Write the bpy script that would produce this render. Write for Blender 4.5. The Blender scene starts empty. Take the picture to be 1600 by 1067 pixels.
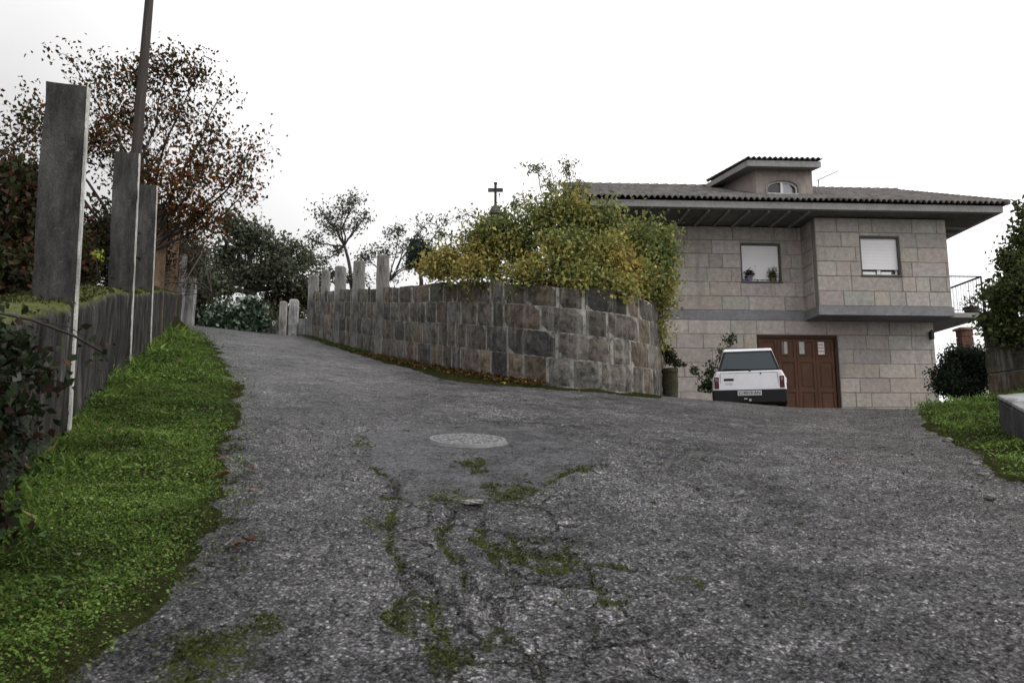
import bpy, math, random
import numpy as np
from mathutils import Vector, Matrix
R = math.radians
rng = np.random.default_rng(7)
random.seed(7)
S = bpy.context.scene
col = S.collection

# ------------------------------------------------------------ camera
F_PX = 1244.0; PITCH = R(9.0)
cam_d = bpy.data.cameras.new('camera'); cam = bpy.data.objects.new('camera', cam_d); col.objects.link(cam)
cam.location = (0, 0, 0); cam.rotation_euler = (R(90) + PITCH, 0, 0)
cam_d.sensor_width = 36.0; cam_d.lens = 36.0 * F_PX / 1600.0
cam_d.clip_start = 0.05; cam_d.clip_end = 3000
S.camera = cam
cam_d.dof.use_dof = True; cam_d.dof.focus_distance = 11.0; cam_d.dof.aperture_fstop = 5.0
S.render.resolution_x = 1024; S.render.resolution_y = 682
# ------------------------------------------------------------ sky, sun, exposure
SUN_EL, SUN_ROT = R(44), R(112)          # brightest part of the cloud cover, to the right
w = bpy.data.worlds.new('World'); S.world = w; w.use_nodes = True
nt = w.node_tree; nt.nodes.clear()
sky = nt.nodes.new('ShaderNodeTexSky'); sky.sky_type = 'NISHITA'; sky.sun_disc = False
sky.sun_elevation = SUN_EL; sky.sun_rotation = SUN_ROT; sky.air_density = 1.0; sky.dust_density = 4.0
bg = nt.nodes.new('ShaderNodeBackground'); bg.inputs['Strength'].default_value = 0.1
hs = nt.nodes.new('ShaderNodeHueSaturation'); hs.inputs['Saturation'].default_value = 0.12
hs.inputs['Value'].default_value = 0.45
mx = nt.nodes.new('ShaderNodeMix'); mx.data_type = 'RGBA'; mx.inputs[0].default_value = 0.78
mx.inputs[7].default_value = (12.45, 12.3, 12.35, 1)      # even cloud layer
wo = nt.nodes.new('ShaderNodeOutputWorld')
nt.links.new(sky.outputs[0], hs.inputs['Color']); nt.links.new(hs.outputs[0], mx.inputs[6])
tcw = nt.nodes.new('ShaderNodeTexCoord'); dp = nt.nodes.new('ShaderNodeVectorMath'); dp.operation = 'DOT_PRODUCT'
dp.inputs[1].default_value = (math.sin(SUN_ROT) * math.cos(SUN_EL), math.cos(SUN_ROT) * math.cos(SUN_EL), math.sin(SUN_EL))
nt.links.new(tcw.outputs['Generated'], dp.inputs[0])
cn = nt.nodes.new('ShaderNodeTexNoise'); cn.inputs['Scale'].default_value = 2.2; cn.inputs['Detail'].default_value = 5; nt.links.new(tcw.outputs['Generated'], cn.inputs['Vector'])
ma = nt.nodes.new('ShaderNodeMath'); ma.operation = 'MULTIPLY_ADD'; nt.links.new(cn.outputs['Fac'], ma.inputs[0]); ma.inputs[1].default_value = .16; nt.links.new(dp.outputs['Value'], ma.inputs[2])
mr = nt.nodes.new('ShaderNodeMapRange'); mr.inputs[1].default_value = -.26; mr.inputs[2].default_value = .10; mr.inputs[3].default_value = .56; mr.inputs[4].default_value = 1.08
nt.links.new(ma.outputs[0], mr.inputs[0]); ml = nt.nodes.new('ShaderNodeVectorMath'); ml.operation = 'SCALE'
nt.links.new(mx.outputs[2], ml.inputs[0]); nt.links.new(mr.outputs[0], ml.inputs[3]); nt.links.new(ml.outputs[0], bg.inputs[0]); nt.links.new(bg.outputs[0], wo.inputs[0])
sl = bpy.data.lights.new('sun', 'SUN'); sl.energy = 1.2; sl.angle = R(35); sl.color = (1, .97, .92)
sun = bpy.data.objects.new('sun', sl); col.objects.link(sun)
sdir = Vector((math.sin(SUN_ROT) * math.cos(SUN_EL), math.cos(SUN_ROT) * math.cos(SUN_EL), math.sin(SUN_EL)))
sun.rotation_euler = sdir.to_track_quat('Z', 'Y').to_euler()
S.view_settings.view_transform = 'Standard'; S.view_settings.look = 'None'
S.view_settings.exposure = 0.36; S.view_settings.gamma = 1.0

# ------------------------------------------------------------ measuring helpers
def ray(px, py):
    x = (px - 800) / F_PX; y = -(py - 533.5) / F_PX
    c, s = math.cos(PITCH), math.sin(PITCH)
    return np.array([x, c - y * s, s + y * c])
def P(px, py, Y):
    r = ray(px, py); return r * (Y / r[1])

# ------------------------------------------------------------ object helpers
def tag(o, label=None, cat=None, group=None, kind=None):
    if label: o['label'] = label
    if cat: o['category'] = cat
    if group: o['group'] = group
    if kind: o['kind'] = kind
    return o
def empty(name, loc=(0, 0, 0), rz=0.0):
    o = bpy.data.objects.new(name, None); col.objects.link(o)
    o.location = tuple(float(a) for a in loc); o.rotation_euler = (0, 0, rz); o.empty_display_size = .2
    return o
class MB:
    def __init__(s): s.v = []; s.f = []; s.c = []; s.n = 0
    def add(s, vs, fs, c=(1, 1, 1)):
        b = s.n; s.v.extend([tuple(map(float, p)) for p in vs]); s.n += len(vs)
        s.f.extend([tuple(i + b for i in f) for f in fs]); s.c.extend([c] * len(vs))
    def box(s, x0, x1, y0, y1, z0, z1, c=(1, 1, 1)):
        s.add([(x0,y0,z0),(x1,y0,z0),(x1,y1,z0),(x0,y1,z0),(x0,y0,z1),(x1,y0,z1),(x1,y1,z1),(x0,y1,z1)],
              [(0,3,2,1),(4,5,6,7),(0,1,5,4),(1,2,6,5),(2,3,7,6),(3,0,4,7)], c)
    def hexa(s, p, c=(1, 1, 1)):   # 8 points, bottom ring then top ring
        s.add(p, [(0,3,2,1),(4,5,6,7),(0,1,5,4),(1,2,6,5),(2,3,7,6),(3,0,4,7)], c)
    def tube(s, pts, rad, n=6, c=(1, 1, 1), cap=True):
        pts = [np.array(p, float) for p in pts]; m = len(pts); vs = []
        if np.isscalar(rad): rad = [rad] * m
        for i, p in enumerate(pts):
            d = pts[min(i + 1, m - 1)] - pts[max(i - 1, 0)]; d = d / (np.linalg.norm(d) + 1e-9)
            a = np.cross(d, (0, 0, 1) if abs(d[2]) < .9 else (1, 0, 0)); a /= np.linalg.norm(a); b = np.cross(d, a)
            for k in range(n):
                t = 2 * math.pi * k / n; vs.append(p + rad[i] * (a * math.cos(t) + b * math.sin(t)))
        fs = []
        for i in range(m - 1):
            for k in range(n):
                k2 = (k + 1) % n; fs.append((i*n+k, i*n+k2, (i+1)*n+k2, (i+1)*n+k))
        if cap: fs.append(tuple(range(n))[::-1]); fs.append(tuple((m-1)*n+k for k in range(n)))
        s.add(vs, fs, c)
    def lathe(s, cx, cy, prof, n=16, c=(1, 1, 1)):
        vs = []; fs = []
        for (r, z) in prof:
            for k in range(n):
                t = 2*math.pi*k/n; vs.append((cx + r*math.cos(t), cy + r*math.sin(t), z))
        for i in range(len(prof)-1):
            for k in range(n):
                k2 = (k+1) % n; fs.append((i*n+k, i*n+k2, (i+1)*n+k2, (i+1)*n+k))
        fs.append(tuple(range(n))[::-1]); fs.append(tuple((len(prof)-1)*n+k for k in range(n)))
        s.add(vs, fs, c)
    def build(s, name, mat, parent=None, smooth=False, bevel=0, loc=None):
        me = bpy.data.meshes.new(name); me.from_pydata(s.v, [], s.f)
        a = me.color_attributes.new('col', 'FLOAT_COLOR', 'POINT')
        a.data.foreach_set('color', np.hstack([np.array(s.c, 'f').reshape(-1, 3), np.ones((len(s.c), 1), 'f')]).ravel())
        me.materials.append(mat); me.update()
        if smooth: me.polygons.foreach_set('use_smooth', [True] * len(me.polygons))
        o = bpy.data.objects.new(name, me); col.objects.link(o)
        if parent: o.parent = parent
        if loc is not None: o.location = tuple(float(q) for q in loc)
        if bevel:
            b = o.modifiers.new('bevel', 'BEVEL'); b.width = bevel; b.segments = 2; b.limit_method = 'ANGLE'
        return o
def np_mesh(name, V, Fc, mat, cols=None, parent=None, smooth=False):
    """V (n,3), Fc (m,k)"""
    me = bpy.data.meshes.new(name); k = Fc.shape[1]
    me.vertices.add(len(V)); me.vertices.foreach_set('co', V.astype('f').ravel())
    me.loops.add(Fc.size); me.loops.foreach_set('vertex_index', Fc.astype('i').ravel())
    me.polygons.add(len(Fc)); me.polygons.foreach_set('loop_start', np.arange(0, Fc.size, k, dtype='i'))
    me.polygons.foreach_set('loop_total', np.full(len(Fc), k, 'i'))
    if smooth: me.polygons.foreach_set('use_smooth', np.ones(len(Fc), bool))
    if cols is not None:
        a = me.color_attributes.new('col', 'FLOAT_COLOR', 'POINT')
        a.data.foreach_set('color', np.hstack([cols, np.ones((len(cols), 1))]).astype('f').ravel())
    me.update(calc_edges=True); me.validate(); me.materials.append(mat)
    o = bpy.data.objects.new(name, me); col.objects.link(o)
    if parent: o.parent = parent
    return o

# ------------------------------------------------------------ materials
class NM:
    def __init__(s, name):
        s.m = bpy.data.materials.new(name); s.m.use_nodes = True; s.t = s.m.node_tree
        s.b = s.t.nodes['Principled BSDF']; s.out = s.t.nodes['Material Output']
    def n(s, typ, **kw):
        nd = s.t.nodes.new('ShaderNode' + typ)
        for k, v in kw.items():
            if hasattr(nd, k) and k not in ('inputs',): setattr(nd, k, v)
        return nd
    def L(s, a, b): s.t.links.new(a, b)
    def put(s, inp, v):
        if isinstance(v, (int, float)): inp.default_value = v
        elif isinstance(v, tuple): inp.default_value = v if len(v) == 4 or len(inp.default_value) == 3 else (*v, 1)
        else: s.L(v, inp)
    def mix(s, f, a, b, mode='MIX'):
        nd = s.n('Mix', data_type='RGBA', blend_type=mode); s.put(nd.inputs[0], f); s.put(nd.inputs[6], a); s.put(nd.inputs[7], b)
        return nd.outputs[2]
    def math(s, op, a, b=0.0, clamp=False):
        nd = s.n('Math', operation=op, use_clamp=clamp); s.put(nd.inputs[0], a); s.put(nd.inputs[1], b); return nd.outputs[0]
    def coord(s, scale=(1, 1, 1), kind='Object'):
        tc = s.n('TexCoord'); mp = s.n('Mapping'); mp.inputs['Scale'].default_value = scale
        s.L(tc.outputs[kind], mp.inputs[0]); return mp.outputs[0]
    def noise(s, vec, scale, detail=5, rough=.6, col=False, dist=0.0):
        nd = s.n('TexNoise'); s.L(vec, nd.inputs['Vector']); nd.inputs['Scale'].default_value = scale
        nd.inputs['Detail'].default_value = detail; nd.inputs['Roughness'].default_value = rough
        nd.inputs['Distortion'].default_value = dist
        return nd.outputs['Color' if col else 'Fac']
    def vor(s, vec, scale, feature='F1', out='Distance', rnd=1.0):
        nd = s.n('TexVoronoi', feature=feature); s.L(vec, nd.inputs['Vector']); nd.inputs['Scale'].default_value = scale
        nd.inputs['Randomness'].default_value = rnd; return nd.outputs[out]
    def ramp(s, f, stops):
        nd = s.n('ValToRGB'); s.L(f, nd.inputs[0]); el = nd.color_ramp.elements
        while len(el) < len(stops): el.new(.5)
        for e, (p, c) in zip(el, stops):
            e.position = p; e.color = (c, c, c, 1) if isinstance(c, (int, float)) else (*c, 1)
        return nd.outputs[0]
    def attr(s, name, out='Color'):
        nd = s.n('Attribute'); nd.attribute_name = name; return nd.outputs[out]
    def bump(s, h, strength=.5, dist=.01, base=None):
        nd = s.n('Bump'); nd.inputs['Strength'].default_value = strength; nd.inputs['Distance'].default_value = dist
        s.L(h, nd.inputs['Height'])
        if base is not None: s.L(base, nd.inputs['Normal'])
        return nd.outputs[0]
    def done(s, color=None, rough=None, normal=None, metal=None, spec=None):
        b = s.b
        if color is not None: s.put(b.inputs['Base Color'], color)
        if rough is not None: s.put(b.inputs['Roughness'], rough)
        if normal is not None: s.L(normal, b.inputs['Normal'])
        if metal is not None: b.inputs['Metallic'].default_value = metal
        b.inputs['Specular IOR Level'].default_value = .18 if spec is None else spec
        return s.m
def simple(name, c, rough=.6, metal=0, nscale=25, amt=.25, bump=.15, bdist=.004, stretch=(1,1,1)):
    m = NM(name); v = m.coord(stretch); f = m.noise(v, nscale, 6, .65); g = m.noise(v, nscale * .12, 4)
    k = m.ramp(f, [(.3, 1 - amt), (.7, 1 + amt)]); k2 = m.ramp(g, [(.3, 1 - amt * .8), (.7, 1 + amt * .6)])
    cc = m.mix(1.0, m.mix(1.0, tuple(c), k, 'MULTIPLY'), k2, 'MULTIPLY')
    return m.done(cc, rough, m.bump(f, bump, bdist), metal)

def mat_leaf(name, rough=.45, trans=.3, spec=.15):
    m = NM(name); c = m.attr('col'); m.done(c, rough, spec=spec)
    t = m.n('BsdfTranslucent'); m.L(c, t.inputs[0]); ms = m.n('MixShader'); ms.inputs[0].default_value = trans
    m.L(m.b.outputs[0], ms.inputs[1]); m.L(t.outputs[0], ms.inputs[2]); m.L(ms.outputs[0], m.out.inputs[0]); return m.m
LEAF = mat_leaf('leaf', .6); GRASS = mat_leaf('grass_blade', .55, .35); GLOSSY = mat_leaf('glossy_leaf', .28, .15, .6)
BARK = simple('bark', (.04, .034, .03), .9, nscale=18, amt=.5, bump=.8, bdist=.02, stretch=(1, 1, .3))

def mat_ashlar():
    m = NM('cut_granite'); c = m.mix(1, m.attr('col'), (1.03, 1.01, 1.0), 'MULTIPLY'); v = m.coord()
    sp = m.noise(v, 110, 4, .8); md = m.noise(v, 7, 6, .75); st = m.noise(m.coord((1.6, 1.6, .3)), 1.3, 6, .75)
    k = m.ramp(sp, [(.34, .6), (.66, 1.35)])
    cc = m.mix(1, c, k, 'MULTIPLY'); cc = m.mix(1, cc, m.ramp(md, [(.34, .76), (.66, 1.16)]), 'MULTIPLY')
    cc = m.mix(m.ramp(st, [(.52, 0), (.74, .6)]), cc, (.15, .138, .125))
    nb = m.bump(m.noise(v, 24, 7, .8), .9, .03)
    return m.done(cc, .9, nb)
ASHLAR = mat_ashlar()
MORTAR = simple('pale_joint', (.20, .185, .17), .95, amt=.2)
CONC = simple('weathered_concrete', (.23, .225, .22), .88, nscale=14, amt=.2, bump=.3, stretch=(1, 1, .5))
CONC_BAND = simple('grey_concrete_band', (.17, .172, .18), .88, nscale=10, amt=.22, bump=.3)
WHITE = simple('white_pvc', (.74, .74, .74), .4, amt=.05, bump=0)
SHUT = NM('roller_shutter')
_v = SHUT.coord(); _w = SHUT.n('TexWave', wave_type='BANDS', bands_direction='Z'); SHUT.L(_v, _w.inputs[0]); _w.inputs['Scale'].default_value = 3.2
SHUT = SHUT.done(SHUT.mix(SHUT.ramp(SHUT.noise(_v, 3, 5), [(.3, 0), (.8, .3)]), (.66, .65, .66), (.5, .49, .48)), .55, SHUT.bump(_w.outputs['Fac'], .35, .006))
DARKFRAME = simple('dark_frame', (.075, .07, .065), .7)
BLACK = simple('black_plastic', (.009, .009, .011), .6, amt=.15)
GLASS = NM('window_glass').done((.012, .014, .016), .06, spec=.6)
IRON = simple('dark_iron', (.03, .03, .032), .6, .3)
CAROUT = NM('white_car_paint')
_v = CAROUT.coord(); _d = CAROUT.ramp(CAROUT.noise(_v, 5, 5, .7), [(.45, 0), (.8, .35)])
CAROUT = CAROUT.done(CAROUT.mix(_d, (.62, .62, .66), (.40, .39, .38)), .32, spec=.5)
TAIL = NM('red_lens').done((.07, .007, .009), .25)
TAILW = NM('clear_lens').done((.22, .13, .13), .25)
RUBBER = simple('rubber', (.015, .015, .015), .85)
RIM = simple('rim_steel', (.35, .35, .36), .4, .6)

def mat_wood():
    m = NM('brown_varnished_wood'); v = m.coord((1, 1, .08)); f = m.noise(v, 45, 6, .7, dist=1.5)
    g = m.noise(m.coord(), 1.6, 4)
    c = m.ramp(f, [(.3, (.040, .017, .009)), (.7, (.105, .047, .024))])
    c = m.mix(1, c, m.ramp(g, [(.3, .75), (.7, 1.15)]), 'MULTIPLY')
    return m.done(c, .5, m.bump(f, .3, .004))
WOOD = mat_wood()
def mat_tile():
    m = NM('roof_tile'); c = m.attr('col'); v = m.coord(); f = m.noise(v, 14, 6, .7); l = m.noise(v, 2.2, 5, .7)
    cc = m.mix(1, c, m.ramp(f, [(.3, .6), (.7, 1.35)]), 'MULTIPLY')
    cc = m.mix(m.ramp(l, [(.5, 0), (.7, .55)]), cc, (.12, .115, .10))
    return m.done(cc, .9, m.bump(f, .4, .01))
TILE = mat_tile()
def mat_rubble():    # old stained granite of the curved wall
    m = NM('old_granite_block'); c = m.attr('col'); v = m.coord()
    sp = m.noise(v, 70, 4, .75); md = m.noise(v, 6, 6, .7)
    cc = m.mix(1, c, m.ramp(sp, [(.3, .55), (.72, 1.55)]), 'MULTIPLY')
    cc = m.mix(m.ramp(md, [(.43, 0), (.62, .8)]), cc, (.024, .023, .022))          # black crust
    stv = m.noise(m.coord((2.2, 2.2, .22)), 3.0, 6, .75)
    cc = m.mix(m.ramp(stv, [(.53, 0), (.66, .7)]), cc, (.25, .24, .22))
    stk = m.noise(m.coord((3, 3, .3)), 2.6, 6, .75)
    cc = m.mix(m.ramp(stk, [(.55, 0), (.72, .6)]), cc, (.022, .021, .020))           # lime runs
    ms = m.noise(v, 2.3, 6, .75)
    cc = m.mix(m.ramp(ms, [(.56, 0), (.72, .6)]), cc, (.05, .06, .022))
    h = m.noise(v, 20, 7, .78)
    return m.done(cc, .92, m.bump(h, .9, .035))
RUBBLE = mat_rubble()
def mat_joint():
    m = NM('lime_mortar'); v = m.coord(); f = m.noise(v, 5, 6, .7); g = m.noise(v, 60, 4, .7)
    c = m.ramp(f, [(.36, (.05, .048, .045)), (.48, (.19, .185, .17)), (.68, (.33, .32, .29))])
    return m.done(m.mix(1, c, m.ramp(g, [(.3, .75), (.7, 1.2)]), 'MULTIPLY'), .95, m.bump(g, .6, .01))
JOINT = mat_joint()
def mat_oldwall():   # left retaining wall: dark, streaked, moss on top
    m = NM('streaked_wall'); v = m.coord((1, 1, .16)); v1 = m.coord()
    f = m.noise(v, 5.5, 7, .72); f2 = m.noise(v, 17, 6, .7); g = m.noise(v1, 50, 5, .75)
    c = m.ramp(f, [(.40, (.008, .0075, .007)), (.50, (.028, .026, .025)), (.60, (.052, .048, .045)), (.74, (.15, .14, .13))])
    c = m.mix(1, c, m.ramp(f2, [(.36, .35), (.64, 1.7)]), 'MULTIPLY'); c = m.mix(1, c, m.ramp(g, [(.3, .6), (.7, 1.4)]), 'MULTIPLY')
    gm = m.n('NewGeometry'); sx = m.n('SeparateXYZ'); m.L(gm.outputs['Normal'], sx.inputs[0])
    ms = m.noise(v1, 7, 6, .75); up = m.math('MULTIPLY', m.ramp(sx.outputs[2], [(.35, 0), (.7, 1)]), m.ramp(ms, [(.36, 0), (.5, 1)]))
    mc = m.ramp(m.noise(v1, 30, 5, .7), [(.3, (.03, .04, .008)), (.7, (.13, .15, .03))])
    c = m.mix(m.math('MULTIPLY', up, .85), c, mc)
    sg = m.ramp(m.noise(v1, 1.7, 5, .7), [(.58, 0), (.74, .6)]); c = m.mix(sg, c, (.055, .065, .022))
    h = m.mix(.5, f2, g)
    return m.done(c, .93, m.bump(h, .9, .03))
OLDWALL = mat_oldwall()
def mat_post():
    m = NM('granite_post'); c = m.attr('col'); v = m.coord(); g = m.noise(v, 75, 5, .8); f = m.noise(m.coord((1, 1, .25)), 4.5, 7, .75)
    cc = m.mix(1, c, m.ramp(g, [(.3, .5), (.7, 1.6)]), 'MULTIPLY'); cc = m.mix(1, cc, m.ramp(f, [(.36, .35), (.64, 1.5)]), 'MULTIPLY')
    l = m.ramp(m.noise(v, 9, 6, .75), [(.60, 0), (.70, .6)]); cc = m.mix(l, cc, (.17, .17, .15))
    return m.done(cc, .92, m.bump(g, .5, .02))
POST = mat_post()
MOSSM = NM('moss'); _v = MOSSM.coord(); _f = MOSSM.noise(_v, 45, 6, .8)
MOSSM = MOSSM.done(MOSSM.ramp(_f, [(.3, (.02, .03, .005)), (.6, (.09, .11, .02)), (.8, (.17, .18, .04))]), .95, MOSSM.bump(_f, 1, .03))

def mat_ground():
    m = NM('old_asphalt_lane'); v = m.coord()
    A = m.attr
    dist = m.noise(v, 2.0, 4, .6, col=True)
    vw = m.n('VectorMath', operation='ADD'); m.L(v, vw.inputs[0]); ns_ = m.n('VectorMath', operation='SCALE'); m.L(m.noise(v, 22, 4, .7, col=True), ns_.inputs[0]); ns_.inputs[3].default_value = .03; m.L(ns_.outputs[0], vw.inputs[1]); vv = vw.outputs[0]
    vc = m.vor(vv, 85, out='Color'); vd = m.vor(vv, 85); vc2 = m.vor(vv, 42, out='Color'); vd2 = m.vor(vv, 42)
    sep = m.n('SeparateColor'); m.L(vc, sep.inputs[0]); sep2 = m.n('SeparateColor'); m.L(vc2, sep2.inputs[0])
    stone = m.ramp(sep.outputs[0], [(.0, (.03, .03, .03)), (.5, (.09, .087, .084)), (.84, (.145, .14, .138)), (.98, (.32, .31, .30))])
    big = m.ramp(sep2.outputs[1], [(.86, 0), (.94, 1)])
    bigm = m.math('MULTIPLY', big, m.ramp(vd2, [(.25, 1), (.42, 0)]))
    gap = m.ramp(vd, [(.3, 1.05), (.62, .5)])
    c = m.mix(1, m.mix(1, stone, gap, 'MULTIPLY'), (.86, .86, .87), 'MULTIPLY')
    c = m.mix(bigm, c, m.ramp(sep2.outputs[2], [(0, (.05, .05, .05)), (.8, (.14, .135, .13)), (1, (.32, .305, .29))]))
    lg = m.noise(v, .55, 6, .65); mid = m.noise(v, 3.2, 7, .7); fine = m.noise(v, 14, 6, .75)
    c = m.mix(1, c, m.ramp(lg, [(.36, .66), (.64, 1.34)]), 'MULTIPLY')
    c = m.mix(1, c, m.ramp(mid, [(.36, .62), (.64, 1.45)]), 'MULTIPLY')
    c = m.mix(1, c, m.ramp(fine, [(.34, .55), (.66, 1.45)]), 'MULTIPLY')
    pit = m.noise(v, 33, 5, .8); c = m.mix(1, c, m.ramp(pit, [(.36, .45), (.48, 1.0)]), 'MULTIPLY')
    # brownish loose grit on the right half
    c = m.mix(m.math('MULTIPLY', A('grit', 'Fac'), m.ramp(mid, [(.3, .35), (.7, .9)])), c,
              m.mix(1, c, (1.12, 1.02, .96), 'MULTIPLY'))
    sy = m.n('SeparateXYZ'); m.L(v, sy.inputs[0]); far_sheen = m.n('MapRange'); m.L(sy.outputs[1], far_sheen.inputs[0]); far_sheen.inputs[1].default_value = 6; far_sheen.inputs[2].default_value = 16
    pale = m.math('ADD', 1.6, m.math('MULTIPLY', m.math('SUBTRACT', 1.0, A('grit', 'Fac')), m.math('ADD', .22, m.math('MULTIPLY', far_sheen.outputs[0], .45))))  # left and far lane made paler: sky sheen put into the colour
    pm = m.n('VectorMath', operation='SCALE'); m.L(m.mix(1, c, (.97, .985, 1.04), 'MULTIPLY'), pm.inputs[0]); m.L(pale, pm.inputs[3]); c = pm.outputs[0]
    # broken slabs: cells of slightly different wear, with cracks between
    def warp(sc, k):
        a_ = m.n('VectorMath', operation='ADD'); m.L(v, a_.inputs[0]); b_ = m.n('VectorMath', operation='SCALE')
        m.L(m.noise(v, sc, 6, .7, col=True), b_.inputs[0]); b_.inputs[3].default_value = k; m.L(b_.outputs[0], a_.inputs[1]); return a_.outputs[0]
    wk = warp(1.4, .4); ve = m.vor(wk, 2.0, 'DISTANCE_TO_EDGE'); ve2 = m.vor(wk, 5.0, 'DISTANCE_TO_EDGE')
    cel = m.n('SeparateColor'); m.L(m.vor(wk, 2.0, out='Color'), cel.inputs[0]); cel2 = m.n('SeparateColor'); m.L(m.vor(wk, 5.0, out='Color'), cel2.inputs[0])
    cv = m.mix(1, m.ramp(cel.outputs[0], [(0, .72), (1, 1.3)]), m.ramp(cel2.outputs[0], [(0, .8), (1, 1.2)]), 'MULTIPLY')
    c = m.mix(A('band', 'Fac'), c, m.mix(1, c, cv, 'MULTIPLY'))
    # smoother cement patch
    pc = m.mix(1, m.ramp(m.noise(v, 38, 7, .85), [(.36, (.045, .045, .05)), (.64, (.15, .15, .162))]), m.ramp(mid, [(.36, .65), (.64, 1.35)]), 'MULTIPLY')
    pc = m.mix(1, pc, m.ramp(pit, [(.36, .35), (.46, 1.0)]), 'MULTIPLY')
    pe = m.math('ADD', A('pdist', 'Fac'), m.math('MULTIPLY', m.math('SUBTRACT', fine, .5), .22))
    patch = m.math('MULTIPLY', m.ramp(m.math('ADD', pe, .5), [(.49, 0), (.52, 1)]), m.ramp(mid, [(.36, .3), (.52, .8)]))
    pc = m.mix(1, pc, m.ramp(m.noise(v, 12, 6, .8), [(.36, .6), (.62, 1.4)]), 'MULTIPLY'); c = m.mix(patch, c, pc)
    # cracks
    cdn = m.math('ADD', A('cdist', 'Fac'), m.math('MULTIPLY', m.math('SUBTRACT', m.mix(.5, fine, m.noise(v, 40, 4, .7)), .5), .05))
    wid = m.math('MULTIPLY', m.ramp(mid, [(.35, .2), (.65, 1)]), .014)
    ckm = m.math('SUBTRACT', 1.0, m.math('DIVIDE', m.math('MAXIMUM', cdn, 0.0), m.math('ADD', wid, .003)), True)
    kg = m.ramp(m.noise(v, 1.3, 4, .6), [(.44, 0), (.54, 1)])
    kk = m.math('MULTIPLY', A('band', 'Fac'), m.math('MAXIMUM', m.math('MULTIPLY', m.ramp(ve, [(.0, 1), (.032, 0)]), m.ramp(mid, [(.36, .35), (.5, 1)])), m.math('MULTIPLY', m.ramp(ve2, [(.0, 1), (.05, 0)]), kg)))
    kk = m.math('MAXIMUM', kk, ckm)
    kmoss = m.math('MULTIPLY', A('band', 'Fac'), m.math('MULTIPLY', m.ramp(ve, [(.0, .5), (.06, 0)]), kg))
    ck = m.ramp(kk, [(.12, 0), (.6, .72)])
    c = m.mix(ck, c, (.016, .015, .013))
    mo = m.ramp(m.math('ADD', m.math('MAXIMUM', A('moss', 'Fac'), kmoss), m.math('MULTIPLY', m.math('SUBTRACT', m.mix(.6, fine, m.noise(v, 40, 5, .85)), .5), 4.0)), [(.50, 0), (.80, .92)])
    mc = m.ramp(m.noise(v, 60, 5, .75), [(.3, (.022, .030, .006)), (.55, (.07, .09, .015)), (.8, (.15, .18, .03))])
    c = m.mix(mo, c, mc)
    soil = m.ramp(m.math('ADD', A('soil', 'Fac'), m.math('MULTIPLY', m.math('SUBTRACT', fine, .5), .8)), [(.4, 0), (.6, 1)])
    sc = m.ramp(m.noise(v, 25, 6, .75), [(.3, (.018, .020, .009)), (.55, (.045, .050, .020)), (.8, (.09, .095, .04))])
    c = m.mix(soil, c, sc)
    rd = m.ramp(m.math('ADD', A('red', 'Fac'), m.math('MULTIPLY', m.math('SUBTRACT', fine, .5), 1.5)), [(.5, 0), (.8, .7)])
    c = m.mix(rd, c, (.16, .075, .05))
    wet = m.ramp(m.math('ADD', m.math('MULTIPLY', lg, .4), m.math('MULTIPLY', mid, .6)), [(.38, .22), (.62, .48)])
    ro = m.mix(soil, wet, (.95, .95, .95)); ro = m.mix(mo, ro, (.95, .95, .95)); ro = m.mix(A('grit', 'Fac'), ro, (.55, .55, .55))
    inv = m.math('SUBTRACT', 1.0, patch)
    hh = m.math('ADD', m.math('MULTIPLY', m.math('SUBTRACT', 1.0, vd), m.math('ADD', m.math('MULTIPLY', inv, .8), .2)), m.math('MULTIPLY', bigm, .7))
    kb = m.math('SUBTRACT', m.noise(v, 9, 8, .8), m.math('MULTIPLY', kk, .5)); n1 = m.bump(kb, 1.0, .09)
    n2 = m.bump(hh, 1.0, .018, n1)
    sm = m.math('MULTIPLY', m.ramp(vd, [(.3, 1), (.6, .1)]), m.ramp(pit, [(.40, 0), (.52, 1)]))
    sm = m.math('MULTIPLY', m.math('MULTIPLY', sm, .6), m.math('SUBTRACT', 1.0, m.math('MAXIMUM', mo, m.math('MAXIMUM', ck, soil))), True)
    m.done(c, m.math('ADD', ro, 0.0), n2, spec=.5); m.L(sm, m.b.inputs['Specular IOR Level']); return m.m
GROUND = mat_ground()

# ------------------------------------------------------------ the ground: one height field fitted to measured points
WD = np.array([-.352, .936]); WN = np.array([-.936, -.352]); WW = 1.1      # left wall: direction, outward normal, offset
def wp(t, off=0.0): return WN * (WW + off) + WD * t
ctrl = []
def cp(px, py, Y): ctrl.append(P(px, py, Y))
def cx(*a): ctrl.append(np.array(a, float))
for x in (-3, 0, 3, 6): cx(x, 0, -1.28 - .02 * abs(x)); cx(x, 2.6, -.66 - .012 * abs(x)); cx(x * 1.5, -6, -2.7)
cp(730, 687, 6.3); cp(560, 690, 6.3); cp(640, 640, 9); cp(450, 600, 9.6); cp(560, 600, 12); cp(430, 540, 18); cp(400, 522, 26)
cx(-10, 32, 4.75); cp(1100, 700, 7.0); cp(1300, 700, 7.2); cp(1300, 660, 10.5); cp(1100, 660, 9.8); cp(800, 640, 9.2)
cp(900, 620, 12); cp(1450, 645, 13); cp(1560, 618, 12); cp(1600, 690, 7.5); cp(1600, 760, 5.5); cp(1500, 700, 7.8)
cp(1240, 637, 14); cp(1350, 636, 14); cp(1150, 628, 13.6)
cx(5.2, 17.5, 1.13); cx(9.5, 17.5, 1.2); cx(4, 22, 1.45); cx(8, 24, 1.5); cx(12.5, 24, 1.5); cx(16, 22, 1.0); cx(20, 30, -.5); cx(14, 14, 1.3)
cx(11, 8, .5); cx(14, 3, -.5)
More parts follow.
